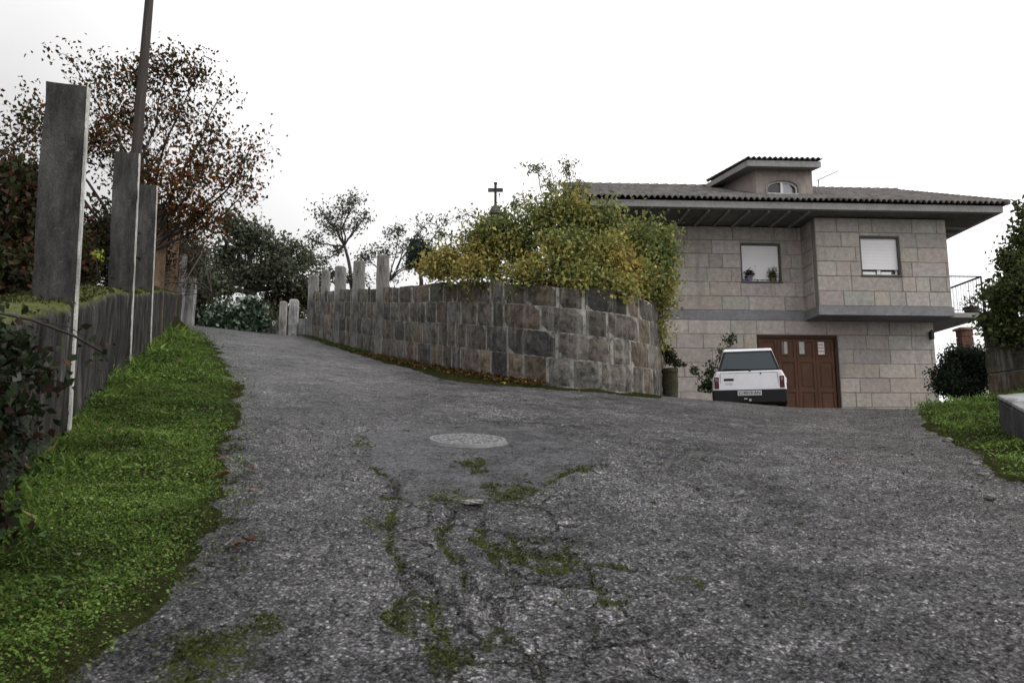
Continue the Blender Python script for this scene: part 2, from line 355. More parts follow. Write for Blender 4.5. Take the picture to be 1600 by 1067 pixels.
for px, py, t in ((0, 800, 5.1), (107, 672, 7.35), (200, 572, 12.25), (236, 535, 16.6)):
    cp(px, py, wp(t)[1])
cp(262, 512, 22.5); cp(300, 508, 26)
WALLPATH = [(480,527,29,457),(540,543,24,452),(590,556,20.5,450),(640,567,18,447),(700,578,16.3,442),(760,588,14.9,441),
            (820,597,14.0,442),(880,604,13.5,447),(940,610,13.4,453),(985,614,13.8,460),(1015,617,14.6,470),(1034,619,16,478)]
for a in WALLPATH: cp(*a[:3])
cx(-10, 10, 1.3); cx(-15, 20, 3.4); cx(-15, 5, 0); cx(3, 20, 1.8); cx(-2, 24, 3.2); cx(2, 30, 2.8); cx(-5, 36, 4.4)
for a in ((0,60,3),(30,60,-2),(-40,60,5),(60,30,-3),(-60,20,3),(0,120,1),(-80,100,4),(80,100,-4),(0,-30,-6),(-40,-20,-5),(40,-20,-5),(60,0,-4),
          (300,300,-6),(-300,300,2),(300,-100,-8),(-300,-100,-6),(0,300,0)): cx(*a)
ctrl = np.array(ctrl)
def _tps(r2): return r2 * np.log(r2 + 1e-9) * .5
_XY = ctrl[:, :2] / 10.0; _n = len(ctrl)
_K = _tps(((_XY[:, None] - _XY[None]) ** 2).sum(-1)) + np.eye(_n) * .004
_Pm = np.hstack([np.ones((_n, 1)), _XY])
_sol = np.linalg.solve(np.block([[_K, _Pm], [_Pm.T, np.zeros((3, 3))]]), np.concatenate([ctrl[:, 2], np.zeros(3)]))
def h0(x, y):
    q = np.stack([np.ravel(x), np.ravel(y)], 1) / 10.0; out = np.empty(len(q))
    for i in range(0, len(q), 40000):
        b = q[i:i+40000]; out[i:i+40000] = _tps(((b[:, None] - _XY[None]) ** 2).sum(-1)) @ _sol[:_n] + _sol[_n] + b @ _sol[_n+1:]
    return out.reshape(np.shape(x))
def vnoise(x, y, sc, seed=0):
    x = np.asarray(x) * sc; y = np.asarray(y) * sc; ra = .65 + seed * 1.7; x, y = x*math.cos(ra) - y*math.sin(ra), x*math.sin(ra) + y*math.cos(ra); xi = np.floor(x).astype(int); yi = np.floor(y).astype(int); fx = x - xi; fy = y - yi
    def hsh(a, b): 
        v = np.sin(a * 127.1 + b * 311.7 + seed * 74.7) * 43758.5453; return v - np.floor(v)
    u = fx * fx * (3 - 2 * fx); v = fy * fy * (3 - 2 * fy)
    return (hsh(xi, yi)*(1-u)+hsh(xi+1, yi)*u)*(1-v) + (hsh(xi, yi+1)*(1-u)+hsh(xi+1, yi+1)*u)*v
def fbm(x, y, sc, o=4, seed=0):
    r = 0; a = .5
    for i in range(o): r = r + a * (vnoise(x, y, sc * 2 ** i, seed + i) - .5) * 2; a *= .5
    return r
def ground_hit(px, py):
    r = ray(px, py); ts = np.concatenate([np.linspace(1, 12, 900), np.linspace(12, 60, 1200)]); p = r[None] * (ts / r[1])[:, None]
    d = p[:, 2] - h0(p[:, 0], p[:, 1]); k = np.where(d < 0)[0]
    return p[k[0]] if len(k) else p[-1]
def gh(x, y): return float(h0(np.array([x]), np.array([y]))[0])
def inpoly(x, y, poly):
    x = np.asarray(x); ins = np.zeros(x.shape, bool); n = len(poly)
    for i in range(n):
        x0, y0 = poly[i]; x1, y1 = poly[(i+1) % n]
        c = ((y0 > y) != (y1 > y)) & (x < (x1 - x0) * (y - y0) / (y1 - y0 + 1e-12) + x0); ins ^= c
    return ins
def dseg(x, y, pts, closed=False):
    d = np.full(np.shape(x), 1e9); n = len(pts)
    for i in range(n if closed else n - 1):
        a = pts[i]; b = pts[(i+1) % n]; ab = b - a; t = np.clip(((x-a[0])*ab[0] + (y-a[1])*ab[1]) / (ab @ ab + 1e-9), 0, 1)
        d = np.minimum(d, np.hypot(x - a[0] - t*ab[0], y - a[1] - t*ab[1]))
    return d
def gpts(l, dens=0): return [ground_hit(*p)[:2] for p in l]
Z = .4376
def z7(l): return gpts([(500 + a*Z, 600 + b*Z) for a, b in l])
# grass verge (left): road-side edge then the wall line
GL = gpts([(322,528),(345,560),(372,600),(378,640),(358,690),(352,740),(342,800),(335,850),(300,880),(270,910),(225,960),(150,1020),(90,1066)])
GRASS_L = GL + [wp(-.5, 0.05), wp(21, 0.05), ground_hit(290, 512)[:2]]
GR = gpts([(1432,650),(1452,675),(1478,690),(1530,712),(1546,735),(1562,750),(1599,764)])
GRASS_R = GR + [np.array([GR[-1][0]+5, GR[-1][1]]), np.array([13.5, 13.0]), P(1450, 625, 13.6)[:2]]
wpts = [P(a, b, Y)[:2] for a, b, Y, t in WALLPATH]
back = [np.array([3.6, 19.5]), np.array([3.2, 26.]), np.array([-1, 40.]), np.array([-8.3, 40.])]
SOILW = wpts + gpts([(1034,623),(980,618),(900,611),(840,606),(760,602),(690,592),(640,576),(600,567)])[0:]
PATCH = z7([(150,175),(240,150),(380,140),(640,145),(860,170),(1000,240),(960,300),(830,355),(740,410),(520,420),(300,395),(240,320),(180,290)])
CR = [z7(l) for l in (
  [(150,175),(180,290),(250,330),(290,390),(400,410),(520,425),(640,415),(740,400),(830,355),(930,300),(1010,285)],
  [(250,340),(270,440),(268,560),(280,640),(330,700),(320,780),(310,860),(360,930),(400,1000),(420,1065)],
  [(440,450),(470,520),(480,600),(520,680),(560,740),(620,830),(690,930),(760,1000)],
  [(560,460),(600,560),(660,650),(690,740)], [(930,560),(900,610),(940,650),(1040,665),(1180,665),(1371,700)],
  [(940,650),(1000,720),(1040,790),(1120,860),(1230,940),(1371,1010)], [(280,640),(400,700),(470,760),(560,770)],
  [(700,560),(760,640),(860,700),(940,800),(980,880)], [(400,700),(440,800),(470,900),(540,1000)],
  [(1200,240),(1300,245),(1371,225)], [(380,140),(500,135),(650,143)], [(600,560),(700,600),(900,640)],
  [(560,770),(620,860),(600,960)], [(850,760),(960,860),(1080,900),(1160,1000)])]
MS = [(430,395,.20),(540,275,.13),(560,310,.09),(650,385,.22),(720,375,.16),(950,300,.12),(1020,780,.07),(330,820,.10),(200,500,.08),(860,640,.12),
      (130,215,.12),(-200,900,.12),(-300,1000,.14),(420,1000,.08),(-420,1000,.18),(-480,930,.12)]
MSP = [(ground_hit(500+a*Z, min(600+b*Z, 1066))[:2], r) for a, b, r in MS]
STEP_L = lambda x, y: (x*WN[0] + y*WN[1]) - WW        # >0 behind the left wall face
BACKPOLY = wpts + back
def terrain(x, y, detail=True):
    z = h0(x, y)
    s = STEP_L(x, y); t = x*WD[0] + y*WD[1]
    k = np.clip((s - .12) / .2, 0, 1) * np.clip((25.5 - t) / 3, 0, 1) * np.clip((t + 12) / 3, 0, 1)
    z = z + 1.0 * k
    d = dseg(x, y, BACKPOLY, True); ins = inpoly(x, y, BACKPOLY)
    z = z + 1.45 * np.clip((np.where(ins, d, 0) - .12) / .22, 0, 1)
    return z
def masks(x, y):
    n1 = fbm(x, y, 2.5, 5, 3) ; n2 = fbm(x, y, 9, 3, 9)
    gl = inpoly(x + n1*.14, y + n1*.14, GRASS_L); gr = inpoly(x + n1*.25, y + n1*.25, GRASS_R)
    dl = dseg(x + n1*.14, y, GRASS_L, True)
    soil = np.where(gl | gr, 1.0, np.clip(1 - dl / .10, 0, 1) * .35)
    soil = np.maximum(soil, inpoly(x, y + n1*.15, SOILW) * 1.0)
    soil = np.maximum(soil, np.where(inpoly(x, y, BACKPOLY) | (STEP_L(x, y) > .1), 1., 0.))
    far = np.clip((np.hypot(x, y) - 34) / 6, 0, 1); soil = np.maximum(soil, far)
    xd = x + n1 * .10 + n2 * .03; yd = y + fbm(x, y, 2.5, 4, 21) * .10
    dc = np.full(x.shape, 1e9)
    for i, c in enumerate(CR): dc = np.minimum(dc, dseg(xd, yd, c))
    wv = .022 + .035 * np.clip(n1 + .4, 0, 1)
    moss = np.clip(1 - dc / .07, 0, 1) * np.clip(.5 + n1 * 1.4, 0, .8)
    for c, r in MSP:
        moss = np.maximum(moss, np.clip(1.05 - np.hypot(x-c[0]+n1*.1, (y-c[1])*.8+n2*.1) / (r*1.25), 0, .62))
    cu = dseg(x, y, GL); moss = np.maximum(moss, np.clip(1 - cu/.22, 0, 1) * .5)
    spd = np.where(inpoly(xd, yd, PATCH), 1, -1) * np.minimum(dseg(xd, yd, PATCH, True), 1)
    band = inpoly(xd, yd, z7b)     # smoother central strip
    grit = np.clip((x - 1.2 - .1 * y + n1) / 2.0, 0, 1)
    rp = ground_hit(1308, 722)[:2]; red = np.clip(1 - np.hypot((x-rp[0])*.8, y-rp[1]) / .3, 0, .9)
    return soil, np.clip(dc, 0, .5), moss, spd, grit, red, np.clip(band + np.clip(1-dseg(x, y, z7b, True)/.3, 0, 1)*.6, 0, 1)
z7b = z7([(250,340),(270,560),(330,700),(310,860),(420,1065),(1300,1065),(1120,860),(940,650),(930,560),(860,400),(520,420)])

def axis(lo, hi, segs):
    pts = [lo]
    for a, st in segs:
        while pts[-1] < a - st*.5: pts.append(pts[-1] + st)
    return np.array(pts)
gx = axis(-400, 400, [(-60, 40), (-20, 4), (-9, .8), (-4, .12), (3.0, .018), (6, .045), (9, .09), (14, .2), (24, 1), (80, 6), (400, 40)])
gy = axis(-120, 400, [(-20, 20), (0, 2), (2.2, .25), (7.2, .017), (11, .045), (16, .09), (30, .22), (46, 1), (100, 6), (400, 40)])
GX, GY = np.meshgrid(gx, gy); zx = GX.ravel(); zy = GY.ravel()
zz = terrain(zx, zy)
soil, cdist, moss, pdist, grit, red, band = masks(zx, zy)
patch = np.clip(pdist / .1 + .5, 0, 1); crack = np.clip(1 - cdist / .03, 0, 1)
near = np.clip((16 - np.hypot(zx, zy)) / 8, 0, 1)
road = 1 - soil
zz = zz + near * ((fbm(zx, zy, 1.3, 5, 1) * .035 + fbm(zx, zy, 6, 4, 5) * .022 + fbm(zx, zy, 24, 2, 15) * .007) * (.35 + .65 * (1 - patch)) - crack * .035 * road * (.5 + fbm(zx, zy, 3, 2, 71))
     - patch * .008 + band * fbm(zx, zy, 3.2, 4, 61) * .02) + np.where(soil > .5, fbm(zx, zy, 2, 3, 14) * .06, 0)
def near_relief(x, y):
    so, cd, mo, pt, gr_, rd, bd = masks(x, y); pa = np.clip(pt / .1 + .5, 0, 1); cr = np.clip(1 - cd / .03, 0, 1)
    return (fbm(x, y, 1.3, 5, 1) * .035 + fbm(x, y, 6, 4, 5) * .022 + fbm(x, y, 24, 2, 15) * .007) * (.35 + .65 * (1 - pa)) - cr * .035 * (1-so) * (.5 + fbm(x, y, 3, 2, 71)) - pa * .008 + bd * fbm(x, y, 3.2, 4, 61) * .02
holes = [(1200, 656, .28), (1150, 668, .15), (1290, 716, .18)]
for a, b, r in holes:
    c = ground_hit(a, b)[:2]; zz -= .04 * np.clip(1 - np.hypot((zx-c[0])*.6, zy-c[1]) / r, 0, 1) * (1 + fbm(zx, zy, 8, 2, 4))
ny, nx = GX.shape; idx = np.arange(ny*nx).reshape(ny, nx)
Fg = np.stack([idx[:-1, :-1], idx[:-1, 1:], idx[1:, 1:], idx[1:, :-1]], -1).reshape(-1, 4)
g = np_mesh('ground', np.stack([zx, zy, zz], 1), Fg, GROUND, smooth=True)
for nm, arr in (('soil', soil), ('cdist', cdist), ('moss', moss), ('pdist', pdist), ('grit', grit), ('red', red), ('band', band)):
    a = g.data.attributes.new(nm, 'FLOAT', 'POINT'); a.data.foreach_set('value', arr.astype('f'))
g['kind'] = 'structure'

# ------------------------------------------------------------ leaves and plants
def leaf_geo(C, size, cols, N=None, D=None, aspect=.62, fold=.18):
    n = len(C)
    if D is None: D = rng.normal(size=(n, 3)); D[:, 2] -= .5
    D = D / np.linalg.norm(D, axis=1)[:, None]
    if N is None: N = rng.normal(size=(n, 3)); N[:, 2] += .7
    Sd = np.cross(N, D); Sd /= (np.linalg.norm(Sd, axis=1)[:, None] + 1e-9); Up = np.cross(D, Sd)
    s = np.asarray(size)[:, None]
    V = np.stack([C - D*s*.5, C + Sd*s*aspect*.5 + Up*s*fold - D*s*.05, C + D*s*.5 - Up*s*fold*.3, C - Sd*s*aspect*.5 + Up*s*fold - D*s*.05], 1).reshape(-1, 3)
    Fc = np.arange(4*n).reshape(n, 4)
    return V, Fc, np.repeat(cols, 4, 0)
def pick(pal, n, jit=.18):
    pal = [(np.array(c), wt) for c, wt in pal]; p = np.array([wt for _, wt in pal]); p = p/p.sum()
    i = rng.choice(len(pal), n, p=p); c = np.array([pal[k][0] for k in i])
    return np.clip(c * (1 + rng.normal(size=(n, 1))*jit) * (1 + rng.normal(size=(n, 3))*.018), .003, 1)
def curve(a, b, k=4, wob=.12, sag=0.0):
    a = np.array(a, float); b = np.array(b, float); L = np.linalg.norm(b-a); o = rng.normal(size=3)*wob*L
    return [a + (b-a)*t + o*math.sin(math.pi*t)*.6 + np.array([0, 0, -sag*L*t*t]) + rng.normal(size=3)*L*.02*(0 < t < 1) for t in np.linspace(0, 1, k+1)]
def plant(name, label, cat, base, blobs, pal, leaf=.09, group=None, trunk_r=.08, twig_r=.012, per_twig=40, twigs=30, spread=.12,
          fork=None, aspect=.62, palf=None, wood=None, sag=0.0, kind=None, wmat=None, crown='crown', lmat=None):
    """blobs: (px,py,Y,rx_px,ry_px[,twigs multiplier]) measured on the photo, each at its own depth"""
    root = empty(name, base); base = np.array(base, float); tag(root, label, cat, group, kind)
    mb = MB(); Cs = []
    fk = np.array(fork, float) if fork is not None else base + np.array([0, 0, .3])
    if np.linalg.norm(fk - base) > .35:
        pts = curve(base - np.array([0, 0, .2]), fk, 6, .05); mb.tube([p - base for p in pts], np.linspace(trunk_r*1.35, trunk_r*.8, len(pts)), 9)
    for bl in blobs:
        px, py, Y, rx, ry = bl[:5]; mult = bl[5] if len(bl) > 5 else 1
        c = P(px, py, Y); dep = Y / math.cos(PITCH) ; r = np.array([rx/F_PX*dep, (rx+ry)*.5/F_PX*dep*.8, ry/F_PX*dep])
        limb = curve(fk, c, 6, .10); mb.tube([p - base for p in limb], np.linspace(trunk_r*.6, twig_r*1.6, len(limb)), 6)
        nt_ = max(3, int(twigs*mult))
        for k in range(nt_):
            d = rng.normal(size=3); d /= np.linalg.norm(d); e = c + d*r*(rng.random()**.45)
            st = limb[rng.integers(3, len(limb))] if rng.random() < .45 else c + (e-c)*rng.random()*.3
            tw = curve(st, e, 4, .12, sag); 
            mb.tube([p - base for p in tw], np.linspace(twig_r, twig_r*.3, len(tw)), 4, cap=False)
            n = max(3, int(per_twig*(.6+.8*rng.random()))); t = .2 + .85*rng.random(n)**.8
            q = np.array(tw); ii = np.clip(t*4, 0, 3.999); i0 = ii.astype(int); ff = (ii-i0)[:, None]
            p = q[i0]*(1-ff) + q[i0+1]*ff + rng.normal(size=(n, 3))*spread
            Cs.append(p)
    C = np.vstack(Cs); n = len(C)
    cols = palf(C) if palf else pick(pal, n)
    sz = leaf*(.6 + .8*rng.random(n))
    V, Fc, cc = leaf_geo(C - base, sz, cols, aspect=aspect)
    mb.build(wood or 'trunk', wmat or BARK, root, smooth=True)
    np_mesh(crown, V, Fc, lmat or LEAF, cc, root)
    return root
DKG = [((.018, .028, .012), 5), ((.03, .045, .016), 4), ((.05, .065, .02), 2), ((.07, .05, .02), 1)]
AUT = [((.022, .028, .012), 5), ((.045, .048, .017), 3), ((.09, .048, .016), 3), ((.15, .065, .022), 1.5), ((.06, .024, .014), 3)]
HAZY_GREY = [((.09, .095, .075), 4), ((.13, .135, .10), 3), ((.06, .07, .045), 2)]  # light greys: haze over the far crowns put into the colour

# ------------------------------------------------------------ left retaining wall with its slab posts
def left_wall():
    root = empty('retaining_wall', (*wp(8), gh(*wp(8)))); b = np.array(root.location)
    tag(root, 'dark streaked retaining wall with moss on top along the grass verge on the left', 'wall')
    ts = np.arange(-3, 27.0, .06); hs_ = np.linspace(0, 1, 14); V = []; 
    prof = [(0, -.4)] + [(0, k) for k in np.linspace(0, .97, 16)] + [(.03, 1.03), (.12, 1.07), (.25, 1.08), (.38, 1.07), (.5, 1.03), (.55, .6)]
    T, K = np.meshgrid(ts, np.arange(len(prof)), indexing='ij'); off = np.array([p[0] for p in prof])[K]; hz = np.array([p[1] for p in prof])[K]
    zb = h0(*[np.array([wp(t)[i] for t in ts]) for i in (0, 1)])[:, None]
    nz = fbm(T, hz*1.0+5, 2.2, 5, 31)*.035 + fbm(T*3, hz*.6, 2.0, 3, 33)*.02
    off2 = off - nz; z = zb + hz + np.where(hz > .96, fbm(T, off*3, 3, 4, 41)*.05, 0)
    X = WN[0]*(WW+off2) + WD[0]*T; Y = WN[1]*(WW+off2) + WD[1]*T
    V = np.stack([X, Y, z], -1).reshape(-1, 3) - b; m, n = T.shape; ii = np.arange(m*n).reshape(m, n)
    Fc = np.stack([ii[:-1, :-1], ii[1:, :-1], ii[1:, 1:], ii[:-1, 1:]], -1).reshape(-1, 4)
    np_mesh('wall_face', V, Fc, OLDWALL, parent=root, smooth=True)
    # moss tufts on top
    n = 9000; t = rng.uniform(-2, 20, n); o = rng.uniform(0.0, .5, n); zb2 = h0(WN[0]*WW+WD[0]*t, WN[1]*WW+WD[1]*t)
    keep = fbm(t, o*2, 1.6, 4, 77) > -.12; t, o, zb2 = t[keep], o[keep], zb2[keep]
    C = np.stack([WN[0]*(WW+o)+WD[0]*t, WN[1]*(WW+o)+WD[1]*t, zb2+1.07+rng.random(len(t))*.03-np.where(o < .06, .03, 0)], 1) - b
    D = rng.normal(size=(len(C), 3))*.6; D[:, 2] = np.abs(D[:, 2]) + .3
    V, Fc, cc = leaf_geo(C, .02+.03*rng.random(len(C)), pick([((.045, .055, .013), 3), ((.085, .09, .022), 2), ((.025, .03, .010), 2)], len(C)), D=D, aspect=.5)
    o_ = np_mesh('moss', V, Fc, LEAF, cc, root); o_['kind'] = 'stuff'
    return root
left_wall()
def slab_post(t, wdt, thk, top, label, tone=(.11, .105, .10), edge=True, px=None):
    c = wp(t); zb = gh(*c); root = empty('stone_post', (c[0], c[1], zb), math.atan2(WN[1], WN[0]))
    root.rotation_euler = (0, R(1.5), math.atan2(WN[1], WN[0]))
    tag(root, label, 'post', 'tall vine posts along the left wall')
    mb = MB(); L = top - zb; zs = np.linspace(-.3, L, 22); ring = []
    # local x = away from the lane, y = along the wall
    k = 6; base = [(-.03, -thk/2), (wdt, -thk/2), (wdt, thk/2), (-.03, thk/2)]
    pts = []
    for i in range(4):
        a = np.array(base[i]); b_ = np.array(base[(i+1) % 4])
        for s in np.linspace(0, 1, k, endpoint=False): pts.append(a*(1-s)+b_*s)
    pts = np.array(pts); vs = []; m = len(pts)
    for z in zs:
        j = rng.normal(size=(m, 2))*.004 + (fbm(pts[:, 0]*4+t*9, np.full(m, z), 1.6, 3, 8)*.015)[:, None]
        tp = .012*(z/L)
        for q, jj in zip(pts, j): vs.append((q[0]*(1-tp)+jj[0], q[1]*(1-tp)+jj[1], z + (fbm(np.array([q[0]*7]), np.array([q[1]*7+t]), 1, 3, 2)[0]*.015 if z == zs[-1] else 0)))
    fs = []
    for i in range(len(zs)-1):
        for q in range(m): fs.append((i*m+q, i*m+(q+1) % m, (i+1)*m+(q+1) % m, (i+1)*m+q))
    fs.append(tuple((len(zs)-1)*m+q for q in range(m)))
    mb.add(vs, fs, tone); mb.build('shaft', POST, root, smooth=False)
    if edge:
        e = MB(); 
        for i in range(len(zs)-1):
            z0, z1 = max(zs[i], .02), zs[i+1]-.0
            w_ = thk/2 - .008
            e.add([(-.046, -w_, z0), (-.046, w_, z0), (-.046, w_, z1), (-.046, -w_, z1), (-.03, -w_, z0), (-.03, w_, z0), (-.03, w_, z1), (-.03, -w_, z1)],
                  [(3, 2, 1, 0), (0, 1, 5, 4), (3, 0, 4, 7), (1, 2, 6, 5)] + ([(2, 3, 7, 6)] if i == len(zs)-2 else []), (.50, .49, .46))  # pale limewash strip, its colour also holding the open-sky light from the right
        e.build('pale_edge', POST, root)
    return root
PT = [(7.25, P(115, 141, wp(7.25)[1])[2], 'tallest nearest stone post on the left wall, with a pale edge facing the lane'),
      (11.7, P(200, 243, wp(11.7)[1])[2], 'second stone post from the front on the left wall, before the utility pole'),
      (15.0, P(225, 292, wp(15.0)[1])[2], 'third stone post from the front, where the mossy top of the left wall ends'),
      (18.0, P(250, 326, wp(18)[1])[2], 'fourth stone post from the front, brown with dead vines, past the mossy wall'),
      (23.5, P(266, 352, wp(23.5)[1])[2], 'fifth stone post from the front, brown with dead vines, past the mossy wall')]
for i, (t, tp, lb) in enumerate(PT):
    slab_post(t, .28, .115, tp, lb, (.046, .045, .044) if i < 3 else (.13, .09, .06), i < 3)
def px_post(px0, px1, ytop, ybot, Y, label, group, tone=(.2, .195, .19), thk=.22):
    a = P(px0, ybot, Y); b_ = P(px1, ybot, Y); t = P((px0+px1)/2, ytop, Y); zb = gh((a[0]+b_[0])/2, Y) - .3
    x = (a[0]+b_[0])/2; root = empty('stone_post', (x, Y, zb+.3)); tag(root, label, 'post', group)
    wd = (b_[0]-a[0])/2; mb = MB(); m = 8; zs = np.linspace(-.3, t[2]-zb-.3, 10); vs = []; fs = []
    for z in zs:
        for (sx, sy) in ((-1, -1), (0, -1.05), (1, -1), (1.04, 0), (1, 1), (0, 1), (-1, 1), (-1.04, 0)):
            vs.append((sx*wd + rng.normal()*.006, sy*thk/2 + rng.normal()*.006, z + rng.normal()*.01))
    for i in range(len(zs)-1):
        for q in range(m): fs.append((i*m+q, i*m+(q+1) % m, (i+1)*m+(q+1) % m, (i+1)*m+q))
    # rounded head
    n0 = len(vs)
    for (sx, sy) in ((-1, -1), (0, -1.05), (1, -1), (1.04, 0), (1, 1), (0, 1), (-1, 1), (-1.04, 0)): vs.append((sx*wd*.7, sy*thk/2*.7, zs[-1]+.05))
    i = len(zs)-1
    for q in range(m): fs.append((i*m+q, i*m+(q+1) % m, n0+(q+1) % m, n0+q))
    fs.append(tuple(n0+q for q in range(m)))
    mb.add(vs, fs, tone); mb.build('shaft', POST, root); return root
px_post(276, 284, 400, 508, 25.5, 'slim grey stone post second from the lane end on the left side', 'tall vine posts along the left wall')
px_post(286, 302, 436, 507, 25.8, 'short pale stone post at the end of the left row, beside the bright bush', 'tall vine posts along the left wall')

# ------------------------------------------------------------ curved granite wall
WPc = np.array([P(a, b, Y) for a, b, Y, t in WALLPATH]); WPt = np.array([P(a, t, Y)[2] for a, b, Y, t in WALLPATH])
WPc = np.vstack([WPc, [3.75, 19.5, 1.45]]); WPt = np.append(WPt, 3.35)
_seg = np.linalg.norm(np.diff(WPc[:, :2], axis=0), axis=1); _cum = np.concatenate([[0], np.cumsum(_seg)])
_ss = np.linspace(0, _cum[-1], 400)
def _sm(a):   # smooth the path
    v = np.interp(_ss, _cum, a); k = np.hanning(21); k /= k.sum(); return np.convolve(np.pad(v, 10, mode='reflect', reflect_type='odd'), k, 'valid')
_px, _py, _pt = _sm(WPc[:, 0]), _sm(WPc[:, 1]), _sm(WPt)
_pb = h0(_px, _py)
def wpath(s):
    x = np.interp(s, _ss, _px); y = np.interp(s, _ss, _py); e = .05
    dx = np.interp(s+e, _ss, _px) - np.interp(s-e, _ss, _px); dy = np.interp(s+e, _ss, _py) - np.interp(s-e, _ss, _py)
    l = np.hypot(dx, dy); return x, y, np.interp(s, _ss, _pb), np.interp(s, _ss, _pt), dy/l, -dx/l      # normal towards the lane
def curved_wall():
    bx, by, bz, _, _, _ = wpath(8.0); root = empty('granite_wall', (bx, by, bz)); b0 = np.array([bx, by, bz])
    tag(root, 'curved wall of old stained granite blocks with pale mortar below the yellow shrub', 'wall')
    # core with mortar face
    s = np.linspace(0, _cum[-1], 260); x, y, zb, zt, nx_, ny_ = wpath(s); V = []; 
    for off, zz_ in ((0.0, zb-.4), (0.0, zb+(zt-zb)*.5), (0.0, zt-.03), (-.5, zt-.03), (-.5, zb)):
        V.append(np.stack([x+nx_*off, y+ny_*off, zz_], 1))
    V = np.stack(V, 1); n = len(s); ii = np.arange(n*5).reshape(n, 5)
    Fc = np.stack([ii[:-1, :-1], ii[:-1, 1:], ii[1:, 1:], ii[1:, :-1]], -1).reshape(-1, 4)[:, ::-1]
    np_mesh('core', V.reshape(-1, 3) - b0, Fc, JOINT, parent=root)
    mb = MB(); rows = [(-.16, .0), (0.0, .27), (.27, .53), (.53, .78), (.78, 1.0)]
    pal = [((.118, .105, .092), 5), ((.148, .132, .112), 4), ((.155, .122, .09), 2.4), ((.175, .145, .105), 1.6), ((.085, .08, .076), 3), ((.19, .18, .165), 1.5)]
    for ri, (f0, f1) in enumerate(rows):
        s0 = rng.random()*-.4
        while s0 < _cum[-1]:
            L = rng.choice([.4, .5, .6, .7, .85])*(1+rng.normal()*.12); s1 = min(s0+L, _cum[-1]); a0 = max(s0, 0); s0 += L
            if s1 - a0 < .12: continue
            j = .03+.05*rng.random(); g0, g1 = .004, .004; c = pick(pal, 1, .15)[0]
            jl = rng.normal()*.012; pr = .012+.016*rng.random(); N = 7; M = 5; vs = []; 
            if ri == 4: dz = rng.normal()*.035
            else: dz = 0
            for im in range(M):
                for i in range(N):
                    u = i/(N-1); v = im/(M-1); edge = min(min(u, 1-u)*(s1-a0)/.05, min(v, 1-v)*.4/.05, 1)
                    ss_ = a0 + j*.5 + (s1-a0-j)*u
                    x, y, zb_, zt_, nx_, ny_ = wpath(ss_); H = zt_-zb_
                    z = zb_ + H*f0 + g0 + (H*(f1-f0)-g0-g1+dz)*v + jl*(u-.5)
                    o = pr*(edge**.5) + rng.normal()*.0055*(edge > .1)
                    vs.append((x+nx_*o-b0[0], y+ny_*o-b0[1], z-b0[2]))
            fs = [(im*N+i, (im+1)*N+i, (im+1)*N+i+1, im*N+i+1) for im in range(M-1) for i in range(N-1)]
            fs = [f[::-1] for f in fs]
            if ri == 4:   # top cap
                n0 = len(vs)
                for i in range(N):
                    p = vs[(M-1)*N+i]; ss_ = a0+j*.5+(s1-a0-j)*i/(N-1); x, y, _, _, nx_, ny_ = wpath(ss_); vs.append((x-nx_*.5-b0[0], y-ny_*.5-b0[1], p[2]))
                fs += [((M-1)*N+i, (M-1)*N+i+1, n0+i+1, n0+i) for i in range(N-1)]
            mb.add(vs, fs, tuple(c))
    o = mb.build('stone_blocks', RUBBLE, root, smooth=False)
    return root
curved_wall()
WX = [a[0] for a in WALLPATH]; WY = [a[2] for a in WALLPATH]
for px0, px1, yt, lb in ((480, 494, 433, 'shortest stone post at the left end of the granite wall'),
                     (500, 511, 424, 'second stone post from the left end of the granite wall'),
                     (521, 536, 419, 'third stone post from the left end of the granite wall, with a rounded head'),
                     (549, 566, 411, 'fourth stone post from the left end of the granite wall'),
                     (586, 604, 402, 'tallest stone post of the granite wall, nearest the yellow shrub')):
    pc = (px0+px1)/2; Y = float(np.interp(pc, WX, WY)); yb = float(np.interp(pc, WX, [a[1] for a in WALLPATH]))
    px_post(px0, px1, yt, yb, Y - .02, lb, 'stone posts standing in the granite wall', (.17, .165, .155), .28)
px_post(451, 464, 470, 527, 30.5, 'pale smooth gate post standing free at the lane end', 'gate posts at the lane end', (.30, .30, .30))
px_post(436, 446, 473, 525, 33, 'slim gate post farther back, left of the pale smooth one', 'gate posts at the lane end', (.22, .21, .20))
def low_wall():
    a, b_ = P(466, 528, 30.2), P(481, 528, 29.4); zt = P(470, 496, 30)[2]; root = empty('low_block_wall', (a[0], a[1], a[2]))
    tag(root, 'low pale block wall joining the gate post to the granite wall', 'wall'); mb = MB(); h = (zt-a[2]+.5)/4
    for i in range(4):
        w0 = b_[0]-a[0]
        mb.box(0, w0*.45, 0, .3, -.5+h*i+.006, -.5+h*(i+1)-.006, (.19, .19, .19)); mb.box(w0*.47, w0, .004, .3, -.5+h*i+.006, -.5+h*(i+1)-.006, (.16, .16, .16))
    mb.build('blocks', POST, root)
    a = P(446, 527, 33.5); zt = P(440, 500, 33.5)[2]; r2 = empty('shadow_block_wall', a); tag(r2, 'block wall coloured as shaded, behind the two gate posts, right of the bright bush', 'wall'); mb = MB()
    h = (zt-a[2]+.6)/3
    for i in range(3):
        for k in range(5): mb.box(-1.6+k*.5+.01*(i % 2), -1.6+k*.5+.49, 0, .3, -.6+h*i+.008, -.6+h*(i+1)-.008, tuple(pick([((.05, .045, .04), 2), ((.08, .07, .055), 1)], 1)[0]))  # dark block tones: the shadow on this wall put into the colour
    mb.build('blocks', RUBBLE, r2)
low_wall()

